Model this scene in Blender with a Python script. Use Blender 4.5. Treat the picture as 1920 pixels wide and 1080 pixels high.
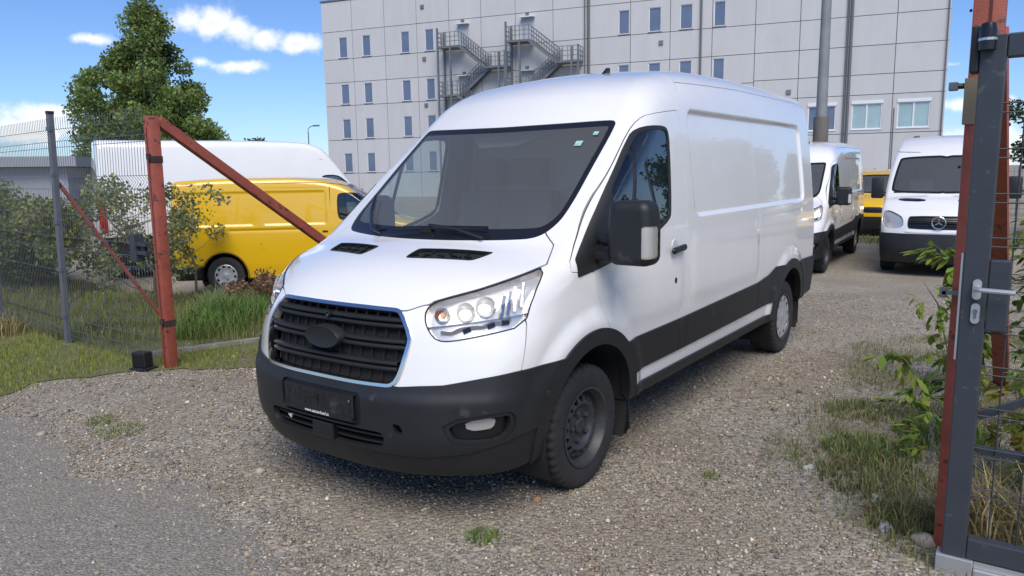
import bpy, bmesh, math, random, time
import numpy as np
from mathutils import Vector, Matrix
T_START = time.time()
for _o in list(bpy.data.objects): bpy.data.objects.remove(_o, do_unlink=True)
SC = bpy.context.scene
COL = SC.collection
random.seed(7)
RNG = np.random.default_rng(11)

# ------------------------------------------------------------------ camera
CAM_P = (2.9942, -3.4928, 1.7608)
PAN, PITCH, ROLL, FOC = -0.62403, 0.15424, -0.01607, 1402.08
cam_data = bpy.data.cameras.new('camera')
cam = bpy.data.objects.new('camera', cam_data); COL.objects.link(cam)
_f = Vector((math.sin(PAN)*math.cos(PITCH), math.cos(PAN)*math.cos(PITCH), -math.sin(PITCH)))
_r0 = Vector((math.cos(PAN), -math.sin(PAN), 0)); _u0 = _r0.cross(_f)
_c, _s = math.cos(ROLL), math.sin(ROLL)
_r = _r0*_c+_u0*_s; _u = _r0*(-_s)+_u0*_c
_m = Matrix(((_r.x, _u.x, -_f.x, CAM_P[0]), (_r.y, _u.y, -_f.y, CAM_P[1]), (_r.z, _u.z, -_f.z, CAM_P[2]), (0, 0, 0, 1)))
cam.matrix_world = _m
cam_data.sensor_width = 36.0
cam_data.lens = 36.0*FOC/1920.0
cam_data.clip_start = 0.05; cam_data.clip_end = 3000
SC.camera = cam

# ------------------------------------------------------------------ light
SUN_EL, SUN_AZ = math.radians(52), math.radians(138)      # azimuth from +Y towards +X
SKY_STRENGTH, SUN_STRENGTH = 0.12, 2.9
SC.view_settings.view_transform = 'Standard'
SC.view_settings.look = 'None'
SC.view_settings.exposure = 0.37
SC.cycles.max_bounces = 7; SC.cycles.diffuse_bounces = 3; SC.cycles.glossy_bounces = 3; SC.cycles.transmission_bounces = 4; SC.cycles.transparent_max_bounces = 10
SC.view_settings.gamma = 1.0
SC.view_settings.use_curve_mapping = False
sd = bpy.data.lights.new('sun', 'SUN'); sd.energy = SUN_STRENGTH; sd.angle = math.radians(45); sd.color = (1.0, 0.93, 0.81)
sun = bpy.data.objects.new('sun', sd); COL.objects.link(sun)
_d = Vector((math.sin(SUN_AZ)*math.cos(SUN_EL), math.cos(SUN_AZ)*math.cos(SUN_EL), math.sin(SUN_EL)))
sun.rotation_euler = (-_d).to_track_quat('-Z', 'Y').to_euler()
sun.location = (0, 0, 30)

def px_dir(x, y):
    return (_f + _r*((x-960)/FOC) - _u*((y-540)/FOC)).normalized()

def build_world():
    w = bpy.data.worlds.new('World'); SC.world = w; w.use_nodes = True
    nt = w.node_tree; nt.nodes.clear(); N = nt.nodes.new; L = nt.links.new
    out = N('ShaderNodeOutputWorld'); bg = N('ShaderNodeBackground'); L(bg.outputs[0], out.inputs[0])
    bg.inputs[1].default_value = SKY_STRENGTH
    sky = N('ShaderNodeTexSky'); sky.sky_type = 'NISHITA'; sky.sun_disc = False
    sky.sun_elevation = SUN_EL; sky.sun_rotation = SUN_AZ
    sky.altitude = 200; sky.air_density = 1.0; sky.dust_density = 0.25; sky.ozone_density = 3.0
    tc = N('ShaderNodeTexCoord')
    def vm(op, a, b=None):
        n = N('ShaderNodeVectorMath'); n.operation = op
        for i, v in enumerate((a, b)):
            if v is None: continue
            if isinstance(v, (tuple, list, Vector)): n.inputs[i].default_value = tuple(v)
            else: L(v, n.inputs[i])
        return n
    def mt(op, a, b=None, c=None, clamp=False):
        n = N('ShaderNodeMath'); n.operation = op; n.use_clamp = clamp
        for i, v in enumerate((a, b, c)):
            if v is None: continue
            if isinstance(v, (int, float)): n.inputs[i].default_value = v
            else: L(v, n.inputs[i])
        return n.outputs[0]
    d = tc.outputs['Generated']
    nz = N('ShaderNodeTexNoise'); nz.inputs['Scale'].default_value = 21; nz.inputs['Detail'].default_value = 9; nz.inputs['Roughness'].default_value = 0.62
    L(d, nz.inputs['Vector'])
    nf = mt('SUBTRACT', nz.outputs[0], 0.5)
    # individual clouds: centre direction, half width, half height (radians)
    blobs = [((352, 38), .030, .020), ((400, 44), .036, .023), ((450, 58), .036, .021), ((500, 72), .03, .014), ((552, 82), .028, .013), ((160, 72), .032, .008), ((440, 124), .05, .009), ((378, 116), .02, .009),
             ((95, 212), .055, .014), ((40, 245), .12, .018), ((1810, 195), .05, .010), ((1850, 262), .14, .022), ((1900, 330), .2, .02), ((1790, 120), .02, .005)]
    # further clouds round the rest of the sky, of the same sizes
    rr = random.Random(5)
    extra = []
    for k in range(12):
        az = rr.uniform(-math.pi, math.pi); el = math.radians(rr.choice((5, 7, 9, 12, 15, 19)))
        dv = Vector((math.sin(az)*math.cos(el), math.cos(az)*math.cos(el), math.sin(el)))
        if dv.dot(_f) > .55: continue
        extra.append((dv, rr.uniform(.10, .32), rr.uniform(.03, .06)))
    # azimuth / elevation of the ray, then one ellipse per cloud
    sp = N('ShaderNodeSeparateXYZ'); L(d, sp.inputs[0])
    az_ = mt('ARCTAN2', sp.outputs[0], sp.outputs[1]); el_ = mt('ARCSINE', sp.outputs[2])
    cb = N('ShaderNodeCombineXYZ'); L(az_, cb.inputs[0]); L(el_, cb.inputs[1])
    tot = None
    for (c, su, sv) in [(px_dir(*b[0]), b[1], b[2]) for b in blobs] + extra:
        c = Vector(c); a0 = math.atan2(c.x, c.y); e0 = math.asin(c.z); su = su/math.cos(e0)
        n = N('ShaderNodeVectorMath'); n.operation = 'MULTIPLY_ADD'; L(cb.outputs[0], n.inputs[0]); n.inputs[1].default_value = (1/su, 1/sv, 0); n.inputs[2].default_value = (-a0/su, -e0/sv, 0)
        q = vm('LENGTH', n.outputs[0]).outputs['Value']
        tot = q if tot is None else mt('MINIMUM', tot, q)
    tot = mt('MAXIMUM', mt('SUBTRACT', 1.0, tot), -1.6)
    den = mt('ADD', mt('MULTIPLY', nf, 2.9), tot)
    ramp = N('ShaderNodeMapRange'); ramp.interpolation_type = 'SMOOTHSTEP'
    ramp.inputs['From Min'].default_value = -.05; ramp.inputs['From Max'].default_value = .95
    L(den, ramp.inputs['Value'])
    # cloud body: bright tops, greyer where thick
    thick = N('ShaderNodeMapRange'); thick.inputs['From Min'].default_value = .5; thick.inputs['From Max'].default_value = 1.5
    thick.inputs['To Min'].default_value = 1.0; thick.inputs['To Max'].default_value = .80
    L(den, thick.inputs['Value'])
    cc = N('ShaderNodeMix'); cc.data_type = 'RGBA'; cc.inputs[0].default_value = 0
    cc.inputs[6].default_value = (5.6, 5.75, 6.0, 1)
    cs = vm('SCALE', (7.6, 7.7, 7.9)); L(thick.outputs[0], cs.inputs['Scale'])
    # Hue of the clear sky as the phone recorded it
    tint = N('ShaderNodeMix'); tint.data_type = 'RGBA'; tint.blend_type = 'MULTIPLY'; tint.inputs[0].default_value = 1.0
    tint.inputs[7].default_value = SKY_TINT
    L(sky.outputs[0], tint.inputs[6])
    mx = N('ShaderNodeMix'); mx.data_type = 'RGBA'
    L(mt('MULTIPLY', ramp.outputs[0], .93), mx.inputs[0]); L(tint.outputs[2], mx.inputs[6]); L(cs.outputs[0], mx.inputs[7])
    L(mx.outputs[2], bg.inputs[0])
SKY_TINT = (0.56, 0.70, 0.95, 1)
build_world()
# ------------------------------------------------------------------ materials
MATS = {}
def mat(name, col, rough=.6, metal=0.0, coat=0.0, noise=0.0, nscale=8.0, bump=0.0, bscale=60.0, spec=.5, dirt=None, transl=None, coord='Object', stretch=None, spots=None):
    if name in MATS: return MATS[name]
    m = bpy.data.materials.new(name); m.use_nodes = True; MATS[name] = m
    nt = m.node_tree; b = nt.nodes['Principled BSDF']; L = nt.links.new
    b.inputs['Base Color'].default_value = (*col, 1); b.inputs['Roughness'].default_value = rough
    b.inputs['Metallic'].default_value = metal; b.inputs['Specular IOR Level'].default_value = spec
    if coat:
        b.inputs['Coat Weight'].default_value = coat; b.inputs['Coat Roughness'].default_value = .03
    if noise or bump or dirt:
        tc = nt.nodes.new('ShaderNodeTexCoord')
    if noise or dirt:
        n = nt.nodes.new('ShaderNodeTexNoise'); n.inputs['Scale'].default_value = nscale; n.inputs['Detail'].default_value = 8
        n.inputs['Roughness'].default_value = .65
        src = tc.outputs[coord]
        if stretch:
            mp = nt.nodes.new('ShaderNodeMapping'); mp.inputs['Scale'].default_value = stretch; L(src, mp.inputs['Vector']); src = mp.outputs[0]
        L(src, n.inputs['Vector'])
        mr = nt.nodes.new('ShaderNodeMapRange'); mr.inputs[1].default_value = .3; mr.inputs[2].default_value = .7
        L(n.outputs[0], mr.inputs[0])
        mx = nt.nodes.new('ShaderNodeMix'); mx.data_type = 'RGBA'
        d2 = dirt if dirt else tuple(c*(1-noise) for c in col)
        mx.inputs[6].default_value = (*[min(1, c*(1+noise*.6)) for c in col], 1); mx.inputs[7].default_value = (*d2, 1)
        L(mr.outputs[0], mx.inputs[0]); L(mx.outputs[2], b.inputs['Base Color'])
        if spots:
            n3 = nt.nodes.new('ShaderNodeTexNoise'); n3.inputs['Scale'].default_value = spots[1]; n3.inputs['Detail'].default_value = 6; L(tc.outputs[coord], n3.inputs['Vector'])
            m3 = nt.nodes.new('ShaderNodeMapRange'); m3.inputs[1].default_value = spots[2]; m3.inputs[2].default_value = spots[2]+.05; L(n3.outputs[0], m3.inputs[0])
            x3 = nt.nodes.new('ShaderNodeMix'); x3.data_type = 'RGBA'; x3.inputs[7].default_value = (*spots[0], 1); L(m3.outputs[0], x3.inputs[0]); L(mx.outputs[2], x3.inputs[6]); L(x3.outputs[2], b.inputs['Base Color'])
    if bump:
        n2 = nt.nodes.new('ShaderNodeTexNoise'); n2.inputs['Scale'].default_value = bscale; n2.inputs['Detail'].default_value = 4
        L(tc.outputs[coord], n2.inputs['Vector'])
        bp = nt.nodes.new('ShaderNodeBump'); bp.inputs['Strength'].default_value = bump; bp.inputs['Distance'].default_value = .01
        L(n2.outputs[0], bp.inputs['Height']); L(bp.outputs[0], b.inputs['Normal'])
    return m
def glass_mat(name, tint=(.85, .92, .90), refl=1.0, rough=.0, haze=0.0):
    if name in MATS: return MATS[name]
    m = bpy.data.materials.new(name); m.use_nodes = True; MATS[name] = m
    nt = m.node_tree; nt.nodes.clear(); N = nt.nodes.new; L = nt.links.new
    o = N('ShaderNodeOutputMaterial'); mx = N('ShaderNodeMixShader'); t = N('ShaderNodeBsdfTransparent'); g = N('ShaderNodeBsdfGlossy')
    t.inputs[0].default_value = (*tint, 1); g.inputs['Roughness'].default_value = rough
    lw = N('ShaderNodeLayerWeight'); lw.inputs[0].default_value = .5
    pw = N('ShaderNodeMath'); pw.operation = 'POWER'; pw.inputs[1].default_value = 5; L(lw.outputs['Facing'], pw.inputs[0])
    fr = N('ShaderNodeMath'); fr.operation = 'MULTIPLY_ADD'; fr.inputs[1].default_value = .96; fr.inputs[2].default_value = .04; L(pw.outputs[0], fr.inputs[0])
    mul = N('ShaderNodeMath'); mul.operation = 'MULTIPLY'; mul.inputs[1].default_value = refl; mul.use_clamp = True
    L(fr.outputs[0], mul.inputs[0]); L(mul.outputs[0], mx.inputs[0]); L(t.outputs[0], mx.inputs[1]); L(g.outputs[0], mx.inputs[2])
    if haze:
        df = N('ShaderNodeBsdfDiffuse'); df.inputs[0].default_value = (.55, .56, .56, 1); m2 = N('ShaderNodeMixShader'); m2.inputs[0].default_value = haze  # even pale diffuse layer stands in for veiling sky reflection on the glass
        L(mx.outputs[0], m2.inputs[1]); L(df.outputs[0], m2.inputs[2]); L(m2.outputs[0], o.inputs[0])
    else: L(mx.outputs[0], o.inputs[0])
    return m

# ------------------------------------------------------------------ objects
def link(o, parent=None):
    COL.objects.link(o)
    if parent is not None: o.parent = parent
    return o
def tag(o, label=None, cat=None, group=None, kind=None):
    if label: o['label'] = label
    if cat: o['category'] = cat
    if group: o['group'] = group
    if kind: o['kind'] = kind
    return o
def thing(name, label, cat, loc=(0, 0, 0), rz=0.0, group=None):
    o = bpy.data.objects.new(name, None); o.empty_display_size = .2; COL.objects.link(o)
    o.location = loc; o.rotation_euler = (0, 0, rz)
    return tag(o, label, cat, group)
def np_mesh(name, V, F, N=None, smooth=False):
    """V (n,3), F (m,k) fixed k"""
    V = np.ascontiguousarray(V, np.float32); F = np.ascontiguousarray(F, np.int32)
    me = bpy.data.meshes.new(name); n, k = F.shape
    me.vertices.add(len(V)); me.vertices.foreach_set('co', V.ravel())
    me.loops.add(n*k); me.loops.foreach_set('vertex_index', F.ravel())
    me.polygons.add(n); me.polygons.foreach_set('loop_start', np.arange(0, n*k, k, dtype=np.int32))
    if smooth or N is not None: me.polygons.foreach_set('use_smooth', np.ones(n, bool))
    me.update(calc_edges=True)
    if N is not None: me.normals_split_custom_set_from_vertices(np.ascontiguousarray(N, np.float32))
    return me
def obj(name, me, m=None, parent=None):
    o = bpy.data.objects.new(name, me)
    if m is not None and len(me.materials) == 0: me.materials.append(m)
    return link(o, parent)
class MB:
    """collects faces into one mesh"""
    def __init__(s): s.v = []; s.f = []
    def add(s, V, F):
        k = len(s.v); s.v += [tuple(a) for a in V]; s.f += [tuple(i+k for i in f) for f in F]; return s
    def box(s, x0, x1, y0, y1, z0, z1, b=0.0):
        if b <= 0:
            V = [(x, y, z) for x in (x0, x1) for y in (y0, y1) for z in (z0, z1)]
            return s.add(V, [(0, 1, 3, 2), (4, 6, 7, 5), (0, 4, 5, 1), (2, 3, 7, 6), (0, 2, 6, 4), (1, 5, 7, 3)])
        bm = bmesh.new(); bmesh.ops.create_cube(bm, size=1)
        for v in bm.verts: v.co = Vector(((x0+x1)/2+v.co.x*(x1-x0), (y0+y1)/2+v.co.y*(y1-y0), (z0+z1)/2+v.co.z*(z1-z0)))
        bmesh.ops.bevel(bm, geom=bm.edges[:], offset=b, segments=2, affect='EDGES', profile=.5)
        bm.verts.index_update(); s.add([v.co[:] for v in bm.verts], [[v.index for v in f.verts] for f in bm.faces]); bm.free(); return s
    def bar(s, a, b, w, h=None, up=(0, 0, 1)):
        """rectangular bar from a to b"""
        h = w if h is None else h; a = Vector(a); b = Vector(b); d = (b-a).normalized(); up = Vector(up)
        if abs(d.dot(up)) > .98: up = Vector((0, 1, 0))
        r = d.cross(up).normalized(); u = r.cross(d)
        V = [p+r*(sx*w/2)+u*(sy*h/2) for p in (a, b) for sx in (-1, 1) for sy in (-1, 1)]
        return s.add([v[:] for v in V], [(0, 1, 3, 2), (4, 6, 7, 5), (0, 4, 5, 1), (2, 3, 7, 6), (0, 2, 6, 4), (1, 5, 7, 3)])
    def tube(s, pts, r, n=8, cap=True):
        pts = [Vector(p) for p in pts]; R = r if isinstance(r, (list, tuple)) else [r]*len(pts)
        V = []; F = []; prev = None
        for i, p in enumerate(pts):
            d = (pts[min(i+1, len(pts)-1)]-pts[max(i-1, 0)]).normalized()
            if prev is None:
                prev = d.orthogonal().normalized()
            else:
                prev = (prev-d*prev.dot(d)).normalized()
            q = d.cross(prev)
            for k in range(n):
                a = 2*math.pi*k/n; V.append((p+(prev*math.cos(a)+q*math.sin(a))*R[i])[:])
        for i in range(len(pts)-1):
            for k in range(n):
                F.append((i*n+k, i*n+(k+1) % n, (i+1)*n+(k+1) % n, (i+1)*n+k))
        if cap: F.append(tuple(range(n))[::-1]); F.append(tuple((len(pts)-1)*n+k for k in range(n)))
        return s.add(V, F)
    def lathe(s, prof, n=32, axis='x', c=(0, 0, 0)):
        """prof: list of (axial, radius)"""
        V = []; F = []
        for a, r in prof:
            for k in range(n):
                t = 2*math.pi*k/n; p = (a, r*math.cos(t), r*math.sin(t))
                if axis == 'y': p = (p[1], p[0], p[2])
                if axis == 'z': p = (p[1], p[2], p[0])
                V.append((p[0]+c[0], p[1]+c[1], p[2]+c[2]))
        for i in range(len(prof)-1):
            for k in range(n): F.append((i*n+k, (i+1)*n+k, (i+1)*n+(k+1) % n, i*n+(k+1) % n))
        return s.add(V, F)
    def prism(s, poly, fn, d0, d1):
        """poly 2D list, fn(u,v,d)->xyz; extrude between d0 and d1"""
        n = len(poly); V = [fn(u, v, d0) for u, v in poly]+[fn(u, v, d1) for u, v in poly]
        F = [tuple(range(n))[::-1], tuple(range(n, 2*n))]+[(i, (i+1) % n, n+(i+1) % n, n+i) for i in range(n)]
        return s.add(V, F)
    def mesh(s, name, smooth=False, angle=None):
        me = bpy.data.meshes.new(name); me.from_pydata(s.v, [], s.f)
        bm = bmesh.new(); bm.from_mesh(me); bmesh.ops.recalc_face_normals(bm, faces=bm.faces[:])
        if smooth:
            for f in bm.faces: f.smooth = True
            a = math.radians(angle or 35)
            for e in bm.edges:
                if len(e.link_faces) == 2 and e.calc_face_angle(0) > a: e.smooth = False
        bm.to_mesh(me); bm.free(); return me
    def build(s, name, m, parent=None, smooth=False, angle=None):
        return obj(name, s.mesh(name, smooth, angle), m, parent)
def copy_tree(o, parent=None):
    c = o.copy(); COL.objects.link(c)
    if parent is not None: c.parent = parent
    for ch in list(o.children): copy_tree(ch, c)
    return c

# ------------------------------------------------------------------ smooth solids from fields
def pchip(xs, ys):
    xs = np.array(xs, float); ys = np.array(ys, float); h = np.diff(xs); d = np.diff(ys)/h
    m = np.zeros_like(xs); m[0] = d[0]; m[-1] = d[-1]
    for i in range(1, len(xs)-1):
        if d[i-1]*d[i] > 0:
            w1 = 2*h[i]+h[i-1]; w2 = h[i]+2*h[i-1]; m[i] = (w1+w2)/(w1/d[i-1]+w2/d[i])
    g = np.linspace(xs[0], xs[-1], 4000); i = np.clip(np.searchsorted(xs, g, side='right')-1, 0, len(h)-1)
    t = (g-xs[i])/h[i]; t2 = t*t; t3 = t2*t
    v = (2*t3-3*t2+1)*ys[i]+(t3-2*t2+t)*h[i]*m[i]+(-2*t3+3*t2)*ys[i+1]+(t3-t2)*h[i]*m[i+1]
    k = np.exp(-np.linspace(-2, 2, 61)**2); k /= k.sum(); sm = np.convolve(np.pad(v, 30, mode='edge'), k, 'valid')
    sm[:30] = v[:30]; sm[-30:] = v[-30:]
    return lambda x: np.interp(x, g, sm)
def sstep(a, b, x):
    t = np.clip((x-a)/(b-a), 0, 1); return t*t*(3-2*t)
def smax(a, b, k):
    h = np.maximum(k-np.abs(a-b), 0)/k; return np.maximum(a, b)+h*h*k*.25
def rbox(y, z, y0, y1, z0, z1, r):
    qy = np.abs(y-(y0+y1)/2)-(y1-y0)/2+r; qz = np.abs(z-(z0+z1)/2)-(z1-z0)/2+r
    return np.hypot(np.maximum(qy, 0), np.maximum(qz, 0))+np.minimum(np.maximum(qy, qz), 0)-r
def chaikin(P, it=2):
    P = np.array(P, float)
    for _ in range(it):
        Q = np.roll(P, -1, 0); P = np.stack([.75*P+.25*Q, .25*P+.75*Q], 1).reshape(-1, 2)
    return P
def psd(a, b, P):
    """signed distance to polygon P (negative inside) at points (a,b)"""
    P = np.asarray(P, float); lo = P.min(0)-.12; hi = P.max(0)+.12
    out = np.full(a.shape, .12); k = (a > lo[0]) & (a < hi[0]) & (b > lo[1]) & (b < hi[1])
    x = a[k]; y = b[k]; d = np.full(x.shape, 1e9); ins = np.zeros(x.shape, bool)
    for i in range(len(P)):
        p = P[i]; q = P[(i+1) % len(P)]; e = q-p; w0 = x-p[0]; w1 = y-p[1]
        t = np.clip((w0*e[0]+w1*e[1])/max(e@e, 1e-12), 0, 1)
        d = np.minimum(d, (w0-t*e[0])**2+(w1-t*e[1])**2)
        c = ((p[1] > y) != (q[1] > y)) & (x < (q[0]-p[0])*(y-p[1])/((q[1]-p[1]) if q[1] != p[1] else 1e-12)+p[0])
        ins ^= c
    out[k] = np.where(ins, -1, 1)*np.sqrt(d); return out
def sdf_mesh(field, lo, hi, h, mirror=False):
    """surface nets; with mirror=True lo[0] must be 0 and the half is reflected in x"""
    def grad(V, e=.0015):
        x, y, z = V.T
        return np.stack([field(x+e, y, z)-field(x-e, y, z), field(x, y+e, z)-field(x, y-e, z), field(x, y, z+e)-field(x, y, z-e)], 1)/(2*e)
    B = 8
    nx, ny, nz = [int(np.ceil((b-a)/h/B))*B+1 for a, b in zip(lo, hi)]
    x = lo[0]+np.arange(nx)*h; y = lo[1]+np.arange(ny)*h; z = lo[2]+np.arange(nz)*h
    D = np.ones((nx, ny, nz), np.float32)
    cx, cy, cz = x[B//2::B], y[B//2::B], z[B//2::B]
    C = field(*[a.ravel() for a in np.meshgrid(cx, cy, cz, indexing='ij')]).reshape(len(cx), len(cy), len(cz))
    near = np.abs(C) < B*h*1.4
    up = lambda a: np.repeat(np.repeat(np.repeat(a, B, 0), B, 1), B, 2)
    node = np.zeros(D.shape, bool)
    D[:-1, :-1, :-1][up(C < 0)] = -1; D[-1] = D[-2]; D[:, -1] = D[:, -2]; D[:, :, -1] = D[:, :, -2]
    nn = up(near)
    for a in (0, 1):
        for b in (0, 1):
            for c in (0, 1): node[a:nx-1+a, b:ny-1+b, c:nz-1+c] |= nn
    w = np.argwhere(node); D[node] = field(x[w[:, 0]], y[w[:, 1]], z[w[:, 2]])
    if mirror:
        D = np.concatenate([D[1:2], D]); x = np.concatenate([[-h], x]); nx += 1
    s = D < 0
    c = np.zeros((nx-1, ny-1, nz-1), np.int8)
    for a in (0, 1):
        for b in (0, 1):
            for d in (0, 1): c += s[a:nx-1+a, b:ny-1+b, d:nz-1+d]
    act = (c > 0) & (c < 8); idx = -np.ones(c.shape, np.int64); ii = np.argwhere(act); idx[act] = np.arange(len(ii))
    V = np.stack([x[ii[:, 0]]+h/2, y[ii[:, 1]]+h/2, z[ii[:, 2]]+h/2], 1)
    Q = []
    for ax in range(3):
        s0 = [slice(None)]*3; s1 = [slice(None)]*3; s0[ax] = slice(0, -1); s1[ax] = slice(1, None)
        cr = np.argwhere(s[tuple(s0)] != s[tuple(s1)]); o = [k for k in range(3) if k != ax]
        cr = cr[(cr[:, o[0]] > 0) & (cr[:, o[1]] > 0) & (cr[:, o[0]] < D.shape[o[0]]-1) & (cr[:, o[1]] < D.shape[o[1]]-1)]
        if ax == 0 and mirror: cr = cr[cr[:, 0] > 0]
        def cell(d0, d1):
            k = cr.copy(); k[:, o[0]] -= d0; k[:, o[1]] -= d1; return idx[k[:, 0], k[:, 1], k[:, 2]]
        Q.append(np.stack([cell(1, 1), cell(0, 1), cell(0, 0), cell(1, 0)], 1))
    Q = np.concatenate(Q); Q = Q[(Q >= 0).all(1)]
    for it in range(3):
        g = grad(V); f = field(*V.T); st = (f/np.maximum((g*g).sum(1), .05))[:, None]*g
        Ln = np.linalg.norm(st, axis=1, keepdims=True); V = V-st*np.minimum(1, h/np.maximum(Ln, 1e-9))
    if mirror: V[np.abs(V[:, 0]) < h*.45, 0] = 0; V[V[:, 0] < 0, 0] = 0
    g = grad(V); N = g/np.maximum(np.linalg.norm(g, axis=1, keepdims=True), 1e-9)
    if mirror: N[V[:, 0] == 0, 0] = 0
    T = np.concatenate([Q[:, [0, 1, 2]], Q[:, [0, 2, 3]]])
    fn = np.cross(V[T[:, 1]]-V[T[:, 0]], V[T[:, 2]]-V[T[:, 0]])
    keep = np.linalg.norm(fn, axis=1) > 1e-11; T = T[keep]; fn = fn[keep]
    bad = (fn*N[T].sum(1)).sum(1) < 0; T[bad] = T[bad][:, ::-1]
    if mirror:
        n = len(V); on = V[:, 0] == 0; mp = np.arange(n)+n; mp[on] = np.arange(n)[on]
        V = np.concatenate([V, V*[-1, 1, 1]]); N = np.concatenate([N, N*[-1, 1, 1]]); T = np.concatenate([T, mp[T][:, ::-1]])
    return V, N, T
def compact(M):
    V, N, T = M
    if len(T) == 0: return np.zeros((0, 3)), np.zeros((0, 3)), T
    u, inv = np.unique(T.ravel(), return_inverse=True); return V[u], N[u], inv.reshape(-1, 3)
def cut(M, gf):
    """split mesh along gf(V,N)=0; returns (inside g<0, outside)"""
    V, N, T = M
    if len(T) == 0: return M, M
    g = gf(V, N).astype(float); g[np.abs(g) < 1e-6] = 1e-6; s = g < 0; c = s[T].sum(1)
    Tin = T[c == 3]; Tout = T[c == 0]; X = T[(c == 1) | (c == 2)]
    if len(X) == 0: return compact((V, N, Tin)), compact((V, N, Tout))
    # rotate so the odd vertex is first
    sx = s[X]; one = sx.sum(1) == 1; odd = np.where(one[:, None], sx, ~sx); k = odd.argmax(1)
    r = np.arange(len(X)); A = X[r, k]; B = X[r, (k+1) % 3]; C = X[r, (k+2) % 3]
    E = np.concatenate([np.stack([A, B], 1), np.stack([A, C], 1)]); Es = np.sort(E, 1)
    u, inv = np.unique(Es[:, 0]*np.int64(len(V))+Es[:, 1], return_inverse=True)
    e0 = u//len(V); e1 = u % len(V); t = (g[e0]/(g[e0]-g[e1]))[:, None]
    nV = V[e0]*(1-t)+V[e1]*t; nN = N[e0]*(1-t)+N[e1]*t; nN /= np.maximum(np.linalg.norm(nN, axis=1, keepdims=True), 1e-9)
    P = inv[:len(X)]+len(V); Q = inv[len(X):]+len(V)
    V2 = np.concatenate([V, nV]); N2 = np.concatenate([N, nN])
    tri = np.stack([A, P, Q], 1); q1 = np.stack([P, B, C], 1); q2 = np.stack([P, C, Q], 1)
    Tin = np.concatenate([Tin, tri[one], q1[~one], q2[~one]]); Tout = np.concatenate([Tout, tri[~one], q1[one], q2[one]])
    return compact((V2, N2, Tin)), compact((V2, N2, Tout))
def shell_mesh(name, M, off=0.0, thick=.012):
    V, N, T = M; W = V+N*off
    E = np.concatenate([T[:, [0, 1]], T[:, [1, 2]], T[:, [2, 0]]]); key = np.sort(E, 1); kk = key[:, 0]*np.int64(len(V))+key[:, 1]
    u, ix, cnt = np.unique(kk, return_index=True, return_counts=True); be = E[ix[cnt == 1]]
    if thick != 0 and len(be):
        a, b = be[:, 0], be[:, 1]; n = len(be)
        R = np.concatenate([W[a], W[b], W[b]-N[b]*thick, W[a]-N[a]*thick]); fnr = np.cross(W[b]-W[a], N[a]); fnr /= np.maximum(np.linalg.norm(fnr, axis=1, keepdims=True), 1e-9)
        RN = np.concatenate([fnr]*4); o = len(V); i = np.arange(n)+o
        q = np.concatenate([np.stack([i, i+3*n, i+2*n], 1), np.stack([i, i+2*n, i+n], 1)])
        if thick < 0: RN = -RN
        W = np.concatenate([W, R]); N = np.concatenate([N, RN]); T = np.concatenate([T, q])
    return np_mesh(name, W, T, N)
def shell_obj(name, M, m, parent, off=0.0, thick=.012):
    return obj(name, shell_mesh(name, M, off, thick), m, parent)
def field_obj(name, fld, lo, hi, h, m, parent=None):
    V, N, T = sdf_mesh(fld, lo, hi, h); return obj(name, np_mesh(name, V, T, N), m, parent)
def halves(M):
    return cut(M, lambda V, N: -V[:, 0])      # (x>0, x<0)
def gz(x, y):
    """ground height"""
    d = np.hypot(np.asarray(x, float)*.8, np.asarray(y, float)-.5)
    return -.24*sstep(4.2, 9.0, d)
# ------------------------------------------------------------------ ground, road, verge
def zone_sheet(name, poly, m, lift, res=.12, jit=.05, seed=1):
    """flat sheet over a ragged polygon, lying lift above the ground"""
    P = np.array(poly, float); rg = np.random.default_rng(seed); Q = []
    for i in range(len(P)):
        a, b = P[i], P[(i+1) % len(P)]; n = max(1, int(np.hypot(*(b-a))/res))
        for k in range(n): Q.append(a+(b-a)*k/n+rg.normal(0, jit, 2))
    Q = np.array(Q); lo, hi = Q.min(0), Q.max(0); h = max(.06, min(.25, (hi-lo).max()/160))
    x = np.arange(lo[0]-h, hi[0]+2*h, h); y = np.arange(lo[1]-h, hi[1]+2*h, h); X, Y = np.meshgrid(x, y, indexing='ij')
    V = np.stack([X.ravel(), Y.ravel(), gz(X, Y).ravel()+lift], 1); ny = len(y)
    I, J = np.meshgrid(np.arange(len(x)-1), np.arange(ny-1), indexing='ij'); a = (I*ny+J).ravel()
    T = np.concatenate([np.stack([a, a+ny, a+ny+1], 1), np.stack([a, a+ny+1, a+1], 1)]); N = np.tile([0., 0, 1.], (len(V), 1))
    M, _ = cut((V, N, T), lambda V, N: psd(V[:, 0], V[:, 1], Q)); return tag(obj(name, np_mesh(name, M[0], M[2], smooth=True), m), kind='structure')
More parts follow.
